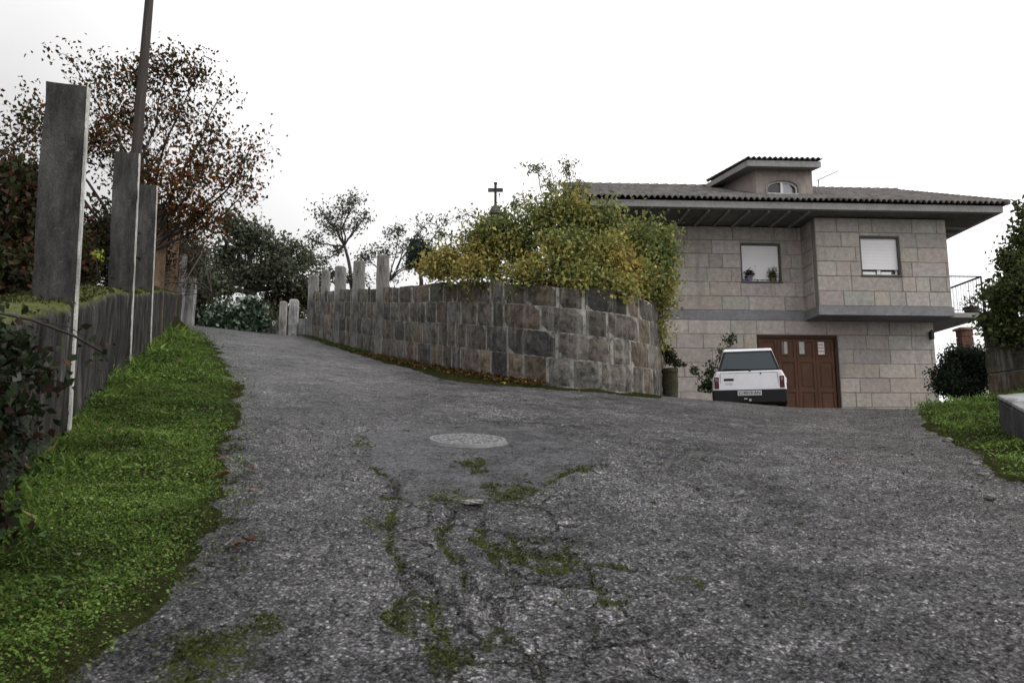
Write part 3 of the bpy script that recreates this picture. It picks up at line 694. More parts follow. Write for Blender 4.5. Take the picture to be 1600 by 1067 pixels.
# ------------------------------------------------------------ the stone house
HR = R(3.0); HO = np.array([8.3, 23.6, 1.5]); HU = np.array([math.cos(HR), math.sin(HR), 0]); HV = np.array([-math.sin(HR), math.cos(HR), 0])
def hp(px, py, v=0.0):
    r = ray(px, py); k = (v + HO @ HV) / (r @ HV); p = k*r - HO
    return float(p @ HU), float(k*r[2] - HO[2])
house = empty('stone_house', HO, HR)
tag(house, 'two storey granite block house with tiled hip roof and brown garage door', 'house')
def rect_sub(rs, h):
    out = []
    for (a, b, c, d) in rs:
        x0, x1, z0, z1 = h
        if x1 <= a or x0 >= b or z1 <= c or z0 >= d: out.append((a, b, c, d)); continue
        if x0 > a: out.append((a, x0, c, d))
        if x1 < b: out.append((x1, b, c, d))
        m0, m1 = max(a, x0), min(b, x1)
        if z0 > c: out.append((m0, m1, c, z0))
        if z1 < d: out.append((m0, m1, z1, d))
    return out
HPAL = [((.345, .322, .295), 5), ((.33, .307, .283), 4), ((.365, .34, .312), 3), ((.35, .315, .283), 1.2), ((.315, .298, .28), 2), ((.36, .338, .315), 2)]
def ashlar(name, parent, u0, u1, z0, z1, holes, fn, course=.42, thick=.25):
    """fn(u, out, z) -> local point; out>0 towards the viewer"""
    core = MB(); bl = MB()
    rs = [(u0, u1, z0, z1)]
    for h in holes: rs = rect_sub(rs, h)
    for a, b, c, d in rs:
        core.hexa([fn(a, 0, c), fn(b, 0, c), fn(b, -thick, c), fn(a, -thick, c), fn(a, 0, d), fn(b, 0, d), fn(b, -thick, d), fn(a, -thick, d)])
    nc = max(1, round((z1-z0)/course)); ch = (z1-z0)/nc
    for i in range(nc):
        x = u0 - rng.random()*.5
        while x < u1:
            L = rng.choice([.45, .7, .95, 1.15, 1.35])*(1+rng.normal()*.06); a, b = max(x, u0), min(x+L, u1); x += L
            if b - a < .05: continue
            c = tuple(pick(HPAL, 1, .06)[0]); r = [(a, b, z0+i*ch, z0+(i+1)*ch)]
            for h in holes: r = rect_sub(r, h)
            dp = .014+.008*rng.random()
            for (p, q, s, t) in r:
                if q-p < .03 or t-s < .03: continue
                g = .006; e = .012
                o = [fn(p+g, .001, s+g), fn(q-g, .001, s+g), fn(q-g, .001, t-g), fn(p+g, .001, t-g)]
                n = [fn(p+g+e, dp, s+g+e), fn(q-g-e, dp+rng.normal()*.002, s+g+e), fn(q-g-e, dp, t-g-e), fn(p+g+e, dp+rng.normal()*.002, t-g-e)]
                n = [tuple(np.array(q_)+rng.normal(size=3)*.004) for q_ in n]; bl.add(o+n, [(4, 5, 6, 7), (0, 1, 5, 4), (1, 2, 6, 5), (2, 3, 7, 6), (3, 0, 4, 7)], c)
    w_ = core.build(name, MORTAR, parent); b_ = bl.build('stone_facing', ASHLAR, w_); return w_
BAYV = -1.0
uL = hp(962, 400)[0]; uWR = hp(1462, 560)[0]
zBb = hp(1150, 500)[1]; zBt = hp(1150, 485)[1]; zSof = 5.78
uBL, zbb = hp(1281, 492, BAYV); zbt = hp(1400, 479, BAYV)[1]; uBR = hp(1489, 490, BAYV)[0]
front = lambda v: (lambda u, o, z: (u, v-o, z))
gu0, gz1 = hp(1182, 523); gu1 = hp(1308, 523)[0]
w1a = hp(1156, 380); w1b = hp(1222, 441)
H1 = (w1a[0], w1b[0], w1b[1], w1a[1])
w2a = hp(1342, 369, BAYV); w2b = hp(1409, 431, BAYV); H2 = (w2a[0], w2b[0], w2b[1], w2a[1])
ashlar('lower_wall', house, uL, uWR, -.6, zBb, [(gu0, gu1, -1, gz1)], front(0))
ashlar('upper_wall', house, uL, uBL+.02, zBt, zSof, [H1], front(0))
ashlar('bay_wall', house, uBL, uBR, zbt, zSof, [H2], front(BAYV))
ashlar('bay_side_wall', house, .24, 1.0, zbt, zSof, [], lambda u, o, z: (uBL-o, u-1.0+.0 if u < .24 else (u-1.0)*1.0, z))
ashlar('bay_end_wall', house, .26, 9.0, zbt, zSof, [], lambda u, o, z: (uBR+o-.001, u-1.0, z))
ashlar('lower_end_wall', house, .26, 7.5, -.6, zbb, [], lambda u, o, z: (uWR+o-.001, u, z))
mb = MB(); mb.box(uL, uBL-.02, -.022, .2, zBb, zBt); mb.build('concrete_band', CONC_BAND, house, bevel=.006)
mb = MB(); mb.box(uBL-.03, uBR+.03, BAYV-.03, 7.9, zbb-.0, zbt); mb.build('bay_floor_slab', CONC_BAND, house, bevel=.006)
mb = MB(); mb.box(uL, uWR-.3, 7.3, 7.5, -.6, zSof); mb.box(uL, uL+.2, .26, 7.3, -.6, zSof); mb.build('back_wall', MORTAR, house)
# eaves
EV = -1.72; uER, zF0 = hp(1568, 332, EV); zF0 = 5.79; zF1 = zF0+.20; uEL = uL-1.0; EB = 9.6
zF1r = zF1
mb = MB(); t_ = .16
mb.box(uEL, uER, EV, EV+t_, zF0, zF1); mb.box(uER-t_, uER, EV+t_+.001, EB, zF0, zF1); mb.box(uEL, uEL+t_, EV+t_+.001, EB, zF0, zF1); mb.box(uEL+t_, uER-t_, EB-t_, EB, zF0, zF1)
mb.build('fascia', CONC, house, bevel=.01)
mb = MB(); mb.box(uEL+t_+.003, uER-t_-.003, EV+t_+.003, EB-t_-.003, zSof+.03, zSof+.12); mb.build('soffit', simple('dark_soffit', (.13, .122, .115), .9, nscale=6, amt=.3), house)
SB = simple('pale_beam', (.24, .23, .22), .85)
u = uEL+.5
while u < uBL-.3:
    mb = MB(); mb.box(u-.035, u+.035, EV+t_+.01, -.01, zSof-.035, zSof+.028); mb.build('soffit_beam', SB, house); u += .585
for v_ in np.arange(BAYV+.8, 7, .6):
    mb = MB(); mb.box(uBR+.03, uER-t_-.01, v_-.035, v_+.035, zSof-.035, zSof+.028); mb.build('soffit_beam', SB, house)
# roof
RV = 4.0; zR = hp(1392, 299, RV)[1]; uRE = hp(1392, 299, RV)[0]; zE = zF1+.04; EVr = EV-.10; slope = (zR-zE)/(RV-EVr)
def tiles(name, parent, u0, u1, v0, v1, zf, vmax=None, pitch=.168, amp=.068, under=.03):
    us = np.arange(u0, u1, pitch/8); rows = []
    nr = max(1, int((v1-v0)/.38)); st = (v1-v0)/nr
    for i in range(nr): rows += [(v0+i*st, .014), (v0+(i+1)*st-.002, -.004)]
    V = []; Cc = []
    tint = rng.normal(size=(int((u1-u0)/pitch)+3, nr+1))
    for r_, (v, dz) in enumerate(rows):
        vm = v if vmax is None else np.minimum(v, vmax(us))
        hump = amp*(np.abs(np.sin(math.pi*us/pitch))**.8*1.35-.35*1)
        z = zf(vm)+hump+dz+.006*np.sin(us*1.3)
        V.append(np.stack([us, vm+0*us, z], 1))
        ti = tint[((us-u0)/pitch).astype(int), r_//2][:, None]; Cc.append(np.clip(np.array([.125, .118, .115])*(1+ti*.2)*np.array([1, .98, .97]), .02, 1))
    V = np.stack(V); m, n, _ = V.shape; ii = np.arange(m*n).reshape(m, n)
    Fc = np.stack([ii[:-1, :-1], ii[:-1, 1:], ii[1:, 1:], ii[1:, :-1]], -1).reshape(-1, 4)
    # front lip thickness
    lip = V[0].copy(); lip[:, 2] -= .024; lip[:, 1] += .0; V2 = np.vstack([V.reshape(-1, 3), lip]); k0 = m*n; li = np.arange(n)
    F2 = np.stack([k0+li[:-1], k0+li[1:], ii[0, 1:], ii[0, :-1]], -1); bk = lip.copy(); bk[:, 1] += .35; bk[:, 2] += .35*((zf(v0+1)-zf(v0)))
    V2 = np.vstack([V2, bk]); k1 = k0+n; F3 = np.stack([k1+li[:-1], k1+li[1:], k0+li[1:], k0+li[:-1]], -1)
    return np_mesh(name, V2, np.vstack([Fc, F2, F3]), TILE, np.vstack([np.vstack(Cc), Cc[0]*.9, Cc[0]*.6]), parent, smooth=True)
uT = uER+.08
roof = tiles('roof', house, uEL-.08, uT, EVr, RV, lambda v: zE+slope*(v-EVr), lambda us: np.where(us > uRE, EVr+(uT-us)/(uT-uRE)*(RV-EVr), 1e3))
mb = MB(); zb_ = zE-.03
mb.add([(uT, EVr, zb_), (uT, EB+.1, zb_), (uRE, RV, zR), (uEL-.08, EB+.1, zb_), (uEL-.08, RV, zR), (uEL-.08, EVr, zb_)],
       [(0, 1, 2), (1, 3, 4, 2), (3, 5, 4)], (.13, .115, .105)); mb.build('rear_slopes', TILE, roof)
mb = MB(); x = uEL-.08
while x < uRE: mb.tube([(x, RV, zR+.02), (x+.36, RV, zR+.035)], [.085, .105], 8, tuple(np.array([.13, .12, .117])*(1+rng.normal()*.12))); x += .34
n_ = 22
for i in range(n_):
    a = np.array([uRE, RV, zR+.02]); b = np.array([uT, EVr, zE+.04]); mb.tube([a+(b-a)*i/n_, a+(b-a)*(i+1.05)/n_], [.07, .09], 8, tuple(np.array([.13, .12, .117])*(1+rng.normal()*.12)))
mb.build('ridge_tiles', TILE, roof, smooth=True)
# dormer
DV = .15; d0 = hp(1180, 262, DV)[0]; d1 = hp(1268, 262, DV)[0]; dzt = hp(1180, 262, DV)[1]; dzb = zE+slope*(DV-EVr)-.1
dorm = empty('dormer', (0, 0, 0)); dorm.parent = house
wa = hp(1200, 306, DV); wb = hp(1246, 283, DV); Hd = (wa[0], wb[0], wa[1]+.03, wb[1])
mbk = MB(); N_ = 14; cu, hw = (wa[0]+wb[0])/2, (wb[0]-wa[0])/2; zs0 = Hd[2]; spring = zs0+(wb[1]-zs0)*.52; rise = wb[1]-spring
arc = [(cu+hw*math.cos(t), spring+rise*math.sin(t)) for t in np.linspace(math.pi, 0, N_)]
ring = [(wa[0], zs0)] + arc + [(wb[0], zs0)]
def ang_rect(u, z):   # matching outer points on the rectangle boundary
    return u, z
outer = [(d0, zs0)] + [(d0+(d1-d0)*(i/(N_-1)), dzt) if 0 < i < N_-1 else ((d0, dzt) if i == 0 else (d1, dzt)) for i in range(N_)] + [(d1, zs0)]
vs = [(u_, DV, z_) for u_, z_ in ring] + [(u_, DV, z_) for u_, z_ in outer] + [(u_, DV+.22, z_) for u_, z_ in ring]; M_ = len(ring)
fs = [(i, i+1, M_+i+1, M_+i) for i in range(M_-1)] + [(i+1, i, 2*M_+i, 2*M_+i+1) for i in range(M_-1)]
n0 = len(vs); vs += [(d0, DV, dzb-.3), (d1, DV, dzb-.3), (d0, DV, zs0), (d1, DV, zs0), (wa[0], DV, zs0), (wb[0], DV, zs0), (wa[0], DV+.22, zs0), (wb[0], DV+.22, zs0)]
fs += [(n0, n0+1, n0+3, n0+2), (n0+4, n0+5, n0+7, n0+6)]
# sides
yb = RV+.3
vs += [(d0, yb, dzb-.3), (d0, yb, dzt+.8), (d0, DV, dzt), (d1, yb, dzb-.3), (d1, yb, dzt+.8), (d1, DV, dzt)]; q = n0+8
fs += [(q, n0, q+2, q+1), (n0+1, q+3, q+4, q+5)]
mbk.add(vs, fs, (.33, .29, .265)); mbk.build('dormer_wall', ASHLAR, dorm)
mbk = MB()
for i in range(M_-1):      # proud stone joints on the front: thin arch surround
    a, b = ring[i], ring[i+1]
    if i in (0, M_-2): pass
    def outw(p): return (cu+(p[0]-cu)*1.16, zs0+(p[1]-zs0)*1.13)
    a2, b2 = outw(a), outw(b)
    mbk.hexa([(a[0], DV-.03, a[1]), (b[0], DV-.03, b[1]), (b[0], DV+.02, b[1]), (a[0], DV+.02, a[1]), (a2[0], DV-.03, a2[1]), (b2[0], DV-.03, b2[1]), (b2[0], DV+.02, b2[1]), (a2[0], DV+.02, a2[1])], (.27, .25, .235))
mbk.build('arch_surround', ASHLAR, dorm)
wi = MB(); n = len(ring); wi.add([(u_, DV+.14, z_) for u_, z_ in ring], [tuple(range(n))[::-1]]); win = wi.build('window', GLASS, dorm)
fr = MB()
for i in range(n-1):
    a, b = ring[i], ring[i+1]; k_ = .93; a2 = (cu+(a[0]-cu)*k_, zs0+(a[1]-zs0)*k_); b2 = (cu+(b[0]-cu)*k_, zs0+(b[1]-zs0)*k_)
    fr.hexa([(a2[0], DV+.08, a2[1]), (b2[0], DV+.08, b2[1]), (b2[0], DV+.13, b2[1]), (a2[0], DV+.13, a2[1]), (a[0], DV+.08, a[1]), (b[0], DV+.08, b[1]), (b[0], DV+.13, b[1]), (a[0], DV+.13, a[1])])
fr.box(wa[0]-.02, wb[0], DV-.05, DV+.135, zs0-.05, zs0+.045); fr.box(cu-.04, cu+.04, DV+.075, DV+.13, zs0+.045, wb[1]-.03)
fr.build('frame', WHITE, win)
cu_ = MB(); cu_.add([(cu+.05, DV+.125, zs0+.05), (cu+hw*.72, DV+.125, zs0+.05), (cu+hw*.72, DV+.125, spring+.02), (cu+.25, DV+.125, wb[1]-.05), (cu+.05, DV+.125, wb[1]-.03)], [(0, 1, 2, 3, 4)]); cu_.build('curtain', simple('pale_curtain', (.42, .42, .46), .8), win)
# dormer roof
dvF = -.33; a = hp(1168, 256, dvF); b = hp(1283, 262, dvF); dz0 = a[1]; du0, du1 = a[0], b[0]; dsl = (zR+.06-dz0)/(RV-dvF)
mb = MB()
mb.hexa([(du0, dvF, dz0-.07), (du1, dvF, dz0-.07), (du1, RV, zR-.05), (du0, RV, zR-.05), (du0, dvF, dz0+.12), (du1, dvF, dz0+.12), (du1, RV, zR+.12), (du0, RV, zR+.12)])
mb.build('dormer_eaves', CONC, dorm)
tiles('dormer_roof', dorm, du0-.05, du1+.05, dvF-.06, RV, lambda v: dz0+.16+dsl*(v-dvF))
# windows with shutters
def window(Hh, v, gap=.20):
    a, b, c, d = Hh; w_ = empty('window'); w_.parent = house
    m1 = MB(); t = .045
    m1.box(a, a+t, v+.02, v+.2, c, d); m1.box(b-t, b, v+.02, v+.2, c, d); m1.box(a+t, b-t, v+.02, v+.2, d-t, d); m1.box(a-.02, b+.02, v-.045, v+.2, c-.04, c+.012); m1.build('surround', DARKFRAME, w_)
    m2 = MB(); m2.box(a+t, b-t, v+.10, v+.12, c+gap, d-t); m2.build('shutter', SHUT, w_)
    m3 = MB(); m3.box(a+t, b-t, v+.15, v+.19, c+.013, c+.07); m3.box(a+t, a+t+.05, v+.15, v+.19, c+.07, c+.3); m3.box(b-t-.05, b-t, v+.15, v+.19, c+.07, c+.3)
    m3.box((a+b)/2-.05, (a+b)/2+.05, v+.145, v+.19, c+.07, c+.3)
    m3.box(a+t+.08, (a+b)/2-.1, v+.155, v+.19, c+.07, c+.15); m3.box((a+b)/2+.08, b-t-.18, v+.155, v+.19, c+.07, c+.15); m3.build('frame', WHITE, w_)
    m4 = MB(); m4.box(a+t, b-t, v+.192, v+.2, c+.01, c+.35); m4.build('pane', GLASS, w_)
window(H1, 0, .10); window(H2, BAYV)
# garage door
gd = empty('garage_door'); gd.parent = house; W4 = (gu1-gu0-.16)/4; zt = gz1-.09
fm = MB(); fm.box(gu0, gu0+.08, .03, .2, -.6, gz1); fm.box(gu1-.08, gu1, .03, .2, -.6, gz1); fm.box(gu0+.08, gu1-.08, .03, .2, zt, gz1); fm.build('door_frame', simple('dark_door_frame', (.035, .016, .010), .6), gd)
winpx = [None, (1223, 1232), (1248, 1260), (1279, 1290)]
for i in range(4):
    a = gu0+.08+W4*i; b = a+W4-.008; lf = MB(); lf.box(a, b, .11, .15, -.6, zt-.004)
    st = .085; lf.box(a, a+st, .085, .11, -.6, zt-.004); lf.box(b-st, b, .085, .11, -.6, zt-.004)
    zw0 = hp(1250, 553)[1]; zw1 = hp(1250, 529)[1]; rails = [(-.6, .1), (.72, .84), (zw0-.24, zw0-.12), (zt-.1, zt-.004)]
    for r0, r1 in rails: lf.box(a+st, b-st, .085, .11, r0, r1)
    for (r0, r1) in ((.16, .66), (.9, zw0-.3)): lf.box(a+st+.05, b-st-.05, .095, .11, r0, r1)
    o = lf.build('door_leaf', WOOD, gd, bevel=.004)
    if winpx[i]:
        u0_ = hp(winpx[i][0], 540)[0]; u1_ = hp(winpx[i][1], 540)[0]
        pz = MB(); pz.box(u0_, u1_, .092, .108, zw0, zw1); pz.build('pane', GLASS if i < 3 else simple('paper_notice', (.6, .58, .55), .8), o)
        if i < 3:
            cz = MB(); cz.box(u0_+(u1_-u0_)*(.45 if i == 1 else .12), u1_-(.0 if i == 1 else .04), .088, .0915, zw0+.02, zw1-.02); cz.build('curtain', simple('grey_curtain', (.34, .33, .31), .8), o)
        else:
            nt_ = MB()
            for k in range(4): nt_.box(u0_+.03, u1_-.03, .088, .0915, zw0+.08+k*.1, zw0+.12+k*.1)
            nt_.build('print', simple('notice_print', (.30, .26, .26), .8), o)
        fz = MB()
        for (p, q, r_, s_) in ((u0_-.03, u0_, zw0-.03, zw1+.03), (u1_, u1_+.03, zw0-.03, zw1+.03), (u0_, u1_, zw0-.03, zw0), (u0_, u1_, zw1, zw1+.03)): fz.box(p, q, .08, .108, r_, s_)
        fz.build('pane_frame', WOOD, o)
# balcony at the right end
bal = empty('balcony'); bal.parent = house; bu = hp(1535, 432, -.3)[0]; bz = hp(1535, 432, -.3)[1]; fz0 = zbb+.12
mb = MB(); mb.box(uBR+.03, bu, -.3, 5.5, fz0-.02, zbt-.02); mb.build('balcony_slab', CONC, bal, bevel=.01)
mb = MB(); mb.tube([(uBR, -.27, bz), (bu-.03, -.27, bz)], .02, 6); mb.tube([(bu-.03, -.27, bz), (bu-.03, 5.4, bz)], .03, 6); mb.tube([(bu-.03, -.27, bz), (bu-.03, -.27, zbt-.02)], .025, 6)
mb.tube([(uBR+.03, -.27, zbt+.06), (bu-.03, -.27, zbt+.06)], .012, 5); mb.tube([(bu-.03, -.27, zbt+.06), (bu-.03, 5.4, zbt+.06)], .012, 5)
for v_ in np.arange(-.15, 5.4, .13): mb.tube([(bu-.03, v_, zbt-.03), (bu-.03, v_, bz)], .007, 4)
for u_ in np.arange(uBR+.12, bu-.05, .13): mb.tube([(u_, -.27, zbt-.03), (u_, -.27, bz)], .006, 4)
mb.build('railing', IRON, bal)
lu, lz = hp(1457, 523, -.14); lm = MB(); lm.box(lu-.05, lu+.05, -.16, -.03, lz-.13, lz+.1); lm.tube([(lu, -.1, lz+.1), (lu, -.1, lz+.16)], [.06, .01], 8); lm.box(lu-.03, lu+.03, -.04, .0, lz-.02, lz+.05)
lm.build('wall_lamp', IRON, house, bevel=.01)
# antenna
au, az = hp(1277, 287, RV); am = MB(); a2 = np.array([hp(1279, 281, RV)[0], RV, hp(1279, 281, RV)[1]]); e2 = np.array([hp(1314, 264, RV)[0], RV+.2, hp(1314, 264, RV)[1]])
am.tube([(au, RV, zR-.05), tuple(a2)], .018, 6); am.tube([tuple(a2-(e2-a2)*.12), tuple(e2)], .011, 5)
for k in np.linspace(.02, .97, 12): c = a2+(e2-a2)*k; am.tube([c-np.array([.03, .18*(1-k*.5), .01]), c+np.array([.03, .18*(1-k*.5), .01])], .005, 4)
am.build('television_antenna', IRON, house)
# pots on the window sill and the balcony
def pot(px, py, v, r, h, label, potc, plantc, name='flower_pot', n=260, grp=None, fh=.14, zz=None):
    u_, z_ = hp(px, py, v); z_ = zz if zz is not None else z_
    p = HO + HU*u_ + HV*v + np.array([0, 0, z_]); root = empty(name, p); tag(root, label, 'flower pot', grp)
    mb = MB(); mb.lathe(0, 0, [(r*.68, 0), (r*.95, h*.8), (r*1.06, h*.8), (r*1.06, h), (r*.9, h), (r*.88, h*.9)], 14); mb.build('pot', simple(name+'_glaze', potc, .6), root, smooth=False)
    C = rng.normal(size=(n, 3))*np.array([r*.75, r*.6, fh*.5]) + np.array([0, 0, h+fh*.55]); V, Fc, cc = leaf_geo(C, .03+.04*rng.random(n), pick(plantc, n)); np_mesh('foliage', V, Fc, LEAF, cc, root)
pot(1171, 438, -.02+.04, .095, .17, 'purple pot with a dark plant on the left of the first floor window sill', (.16, .12, .24), DKG, grp='pots on the window sill', zz=H1[2]+.013)
pot(1208, 438, -.02+.04, .095, .10, 'small pot with a yellow green plant on the right of the first floor window sill', (.14, .10, .08), [((.10, .12, .02), 3), ((.05, .07, .015), 2)], grp='pots on the window sill', n=420, fh=.2, zz=H1[2]+.013)
pot(1516, 470, .5, .22, .34, 'dark round planter on the balcony behind the railing', (.05, .035, .035), DKG, fh=.2, zz=zbt-.02)

# ------------------------------------------------------------ car
def text_mesh(body, size, name, mat, parent, M):
    cv = bpy.data.curves.new(name+'_c', 'FONT'); cv.body = body; cv.size = size; cv.extrude = .001; cv.align_x = 'CENTER'; cv.align_y = 'CENTER'
    o = bpy.data.objects.new(name+'_c', cv); col.objects.link(o); dg = bpy.context.evaluated_depsgraph_get()
    me = bpy.data.meshes.new_from_object(o.evaluated_get(dg)); me.materials.clear(); me.materials.append(mat); bpy.data.objects.remove(o)
    o = bpy.data.objects.new(name, me); col.objects.link(o); me.transform(M); o.parent = parent; return o
def car():
    Y = 17.3; p = P(1172, 632, Y); z0 = gh(p[0], Y); root = empty('parked_car', (p[0], Y, z0+.04), R(-15.0))
    tag(root, 'small white hatchback parked rear on beside the garage door', 'car')
    # body: loft of half sections (y, [(halfwidth,z)...])
    secs = [(0.0, .70, .30, .755, .50, .745, .74, .68, .915), (.12, .74, .22, .785, .50, .775, .76, .70, .93), (.9, .76, .2, .79, .5, .78, .76, .69, .93),
            (2.6, .76, .2, .79, .5, .78, .74, .70, .90), (2.95, .76, .22, .785, .5, .77, .72, .69, .86), (3.5, .70, .24, .74, .48, .73, .64, .62, .74), (3.62, .62, .3, .68, .45, .66, .6, .56, .66)]
    mb = MB(); vs = []
    for s in secs:
        y = s[0]; pr = [(s[1], s[2]), (s[3], s[4]), (s[5], s[6]), (s[7], s[8])]
        ring = [(-a, b) for a, b in pr] + [(a, b) for a, b in pr[::-1]]
        vs += [(a, y - (.0 if s is not secs[0] else (.03 if b < .6 else 0)), b) for a, b in ring]
    m = 8; fs = []
    for i in range(len(secs)-1):
        for q in range(m): fs.append((i*m+q, i*m+(q+1) % m, (i+1)*m+(q+1) % m, (i+1)*m+q))
    fs.append(tuple(range(m))[::-1]); fs.append(tuple((len(secs)-1)*m+q for q in range(m))); mb.add(vs, fs)
    mb.build('body', CAROUT, root, bevel=.025)
    def frus(mb, x0, y0, y1, z0_, x1, y2, y3, z1_, x0f=None, x1f=None):
        x0f = x0f or x0; x1f = x1f or x1
        mb.hexa([(-x0, y0, z0_), (x0, y0, z0_), (x0f, y1, z0_), (-x0f, y1, z0_), (-x1, y2, z1_), (x1, y2, z1_), (x1f, y3, z1_), (-x1f, y3, z1_)])
    g = MB(); frus(g, .665, .03, 2.75, .90, .525, .26, 2.15, 1.385, .68, .54); g.build('pillars', CAROUT, root, bevel=.02)
    g = MB(); frus(g, .535, .225, 2.18, 1.38, .50, .29, 2.1, 1.445, .55, .52); g.build('roof', CAROUT, root, bevel=.02)
    # rear glass, slightly proud of the sloping tailgate
    def quad_on(y0, z0_, y1, z1_, pts, d, mat, name, par, bev=0):
        dirv = np.array([y1-y0, z1_-z0_]); nrm = np.array([-dirv[1], dirv[0]]); nrm /= np.linalg.norm(nrm)
        vs = []
        for off in (d, -.01):
            for x, t in pts: vs.append((x, y0+dirv[0]*t+nrm[0]*off, z0_+dirv[1]*t+nrm[1]*off))
        k = len(pts); f = [tuple(range(k)), tuple(range(k, 2*k))[::-1]]+[(i, i+k, (i+1) % k+k, (i+1) % k) for i in range(k)]
        q = MB(); q.add(vs, f); return q.build(name, mat, par, bevel=bev)
    rub = quad_on(.03, .90, .26, 1.385, [(-.655, .04), (.655, .04), (.52, .965), (-.52, .965)], .006, BLACK, 'rear_window_seal', root)
    quad_on(.03, .90, .26, 1.385, [(-.595, .10), (.595, .10), (.475, .90), (-.475, .90)], .012, NM('tinted_rear_glass').done((.022, .034, .04), .12, spec=.35), 'rear_window', root)
    for s in (-1, 1):
        q = MB(); a = lambda y, z: s*((.64 if z < 1 else .49)+.012)
        q.add([(s*.672, .25, .94), (s*.678, 1.2, .94), (s*.555, 1.25, 1.34), (s*.55, .38, 1.34)], [(0, 1, 2, 3)] if s < 0 else [(3, 2, 1, 0)])
        q.add([(s*.680, 1.3, .94), (s*.688, 2.5, .94), (s*.56, 2.05, 1.34), (s*.557, 1.33, 1.34)], [(0, 1, 2, 3)] if s < 0 else [(3, 2, 1, 0)]); q.build('side_window', GLASS, root)
    w_ = MB(); w_.tube([(.03, -.0, .90), (.02, .035, .945)], .018, 6); w_.tube([(.02, .02, .945), (-.52, .045, .965)], .010, 5); w_.build('wiper', BLACK, root)
    # tail lights
    for s in (-1, 1):
        q = MB(); x0, x1 = sorted((s*.635, s*.735)); q.box(x0, x1, -.028, .05, .53, .66); q.box(x0, x1-(.0), -.026, .05, .663, .79); tl = q.build('tail_light', TAIL, root, bevel=.01)
        q = MB(); q.box(x0+.02, x1-.025, -.034, .0, .69, .76); q.build('reversing_lens', TAILW, tl, bevel=.005)
    b = MB(); b.hexa([(-.775, -.10, .20), (.775, -.10, .20), (.79, .3, .18), (-.79, .3, .18), (-.775, -.085, .50), (.775, -.085, .50), (.795, .3, .52), (-.795, .3, .52)]); bp = b.build('bumper', BLACK, root, bevel=.03)
    b = MB(); b.box(-.25, .25, -.112, -.10, .365, .475); pl = b.build('number_plate', simple('plate_grey_white', (.42, .42, .42), .5, amt=.1), root, bevel=.003)
    M = Matrix.Translation((0, -.1135, .42)) @ Matrix.Rotation(R(90), 4, 'X')
    text_mesh('C·4019·AN', .098, 'plate_characters', BLACK, pl, M)
    b = MB(); b.box(-.12, -.05, -.125, -.102, .285, .31); b.box(-.02, .03, -.125, -.102, .245, .29); b.build('tow_hook', RIM, bp)
    b = MB(); b.box(-.53, -.32, -.014, .0, .70, .755); bd = b.build('badge', BLACK, root, bevel=.003)
    M = Matrix.Translation((-.425, -.005, .632)) @ Matrix.Rotation(R(90), 4, 'X'); tm = text_mesh('GTDS', .062, 'model_lettering', simple('grey_letter', (.2, .2, .22), .5), root, M)
    tm.location.y = -.012
    b = MB(); b.box(-.6, .6, -.004, .0, .873, .879); b.box(-.606, -.600, -.014, .0, .52, .86); b.box(.600, .606, -.014, .0, .52, .86); b.build('tailgate_gap', BLACK, root)
    b = MB(); b.box(.235, .265, -.012, .0, .84, .868); b.build('tailgate_lock', BLACK, root)
    for s in (-1, 1):
        q = MB(); c = np.array([s*.86, 2.35, .93]); q.box(c[0]-.09, c[0]+.09, 2.32, 2.4, .87, 1.0); q.box(min(s*.70, s*.78), max(s*.70, s*.78), 2.34, 2.39, .88, .92); q.build('wing_mirror', CAROUT, root, bevel=.02)
        for y in (.55, 2.95):
            q = MB(); q.tube([(s*.60, y, .27), (s*.775, y, .27)], .275, 22); wh = q.build('wheel', RUBBER, root, bevel=.02)
            q = MB(); q.tube([(s*.72, y, .27), (s*.782, y, .27)], .17, 18); q.build('rim', RIM, wh)
car()

# ------------------------------------------------------------ cross on its plinth, utility pole, cover, stones
def cross():
    Y = 24.0; b = P(774, 360, Y); root = empty('stone_cross', b); tag(root, 'weathered stone cross on a domed capital above the yellow shrub', 'cross')
    s = Y/math.cos(PITCH)/F_PX*1.0; mb = MB()
    def z(py): return P(774, py, Y)[2]-b[2]
    mb.lathe(0, 0, [(.16, z(480)), (.15, 0.0), (.15, z(337)), (.21, z(335)), (.20, z(331)), (.13, z(325)), (.06, z(321)), (.05, z(320))], 12, (.09, .085, .075)); mb.build('column', POST, root)
    q = MB(); zz_ = [z(321), z(306), z(300), z(286)]
    q.box(-.04, .04, -.04, .04, z(321), z(287), (.06, .058, .055)); q.box(-.235, -.041, -.035, .035, z(300), z(294.5), (.06, .058, .055)); q.box(.041, .235, -.035, .035, z(300), z(294.5), (.06, .058, .055))
    q.box(-.055, .055, -.05, .05, z(288), z(285.5), (.06, .058, .055)); q.build('cross', POST, root, bevel=.008)
cross()
def utility_pole():
    Y = 12.1; a = P(194, 480, Y); b = P(231.5, -60, Y); root = empty('utility_pole', (a[0], Y, gh(a[0], Y)+.9)); tag(root, 'tall dark wooden utility pole rising through the autumn tree', 'pole'); z0 = root.location.z
    mb = MB(); mb.tube([(0, 0, -1.2), (0, 0, 2), (.02, 0, 5), (.03, 0, b[2]-z0+.6)], [.09, .085, .068, .056], 14); o = mb.build('pole_shaft', simple('grey_wood_pole', (.05, .042, .038), .85, nscale=20, amt=.4, bump=.5, stretch=(1, 1, .06)), root, smooth=True)
utility_pole()
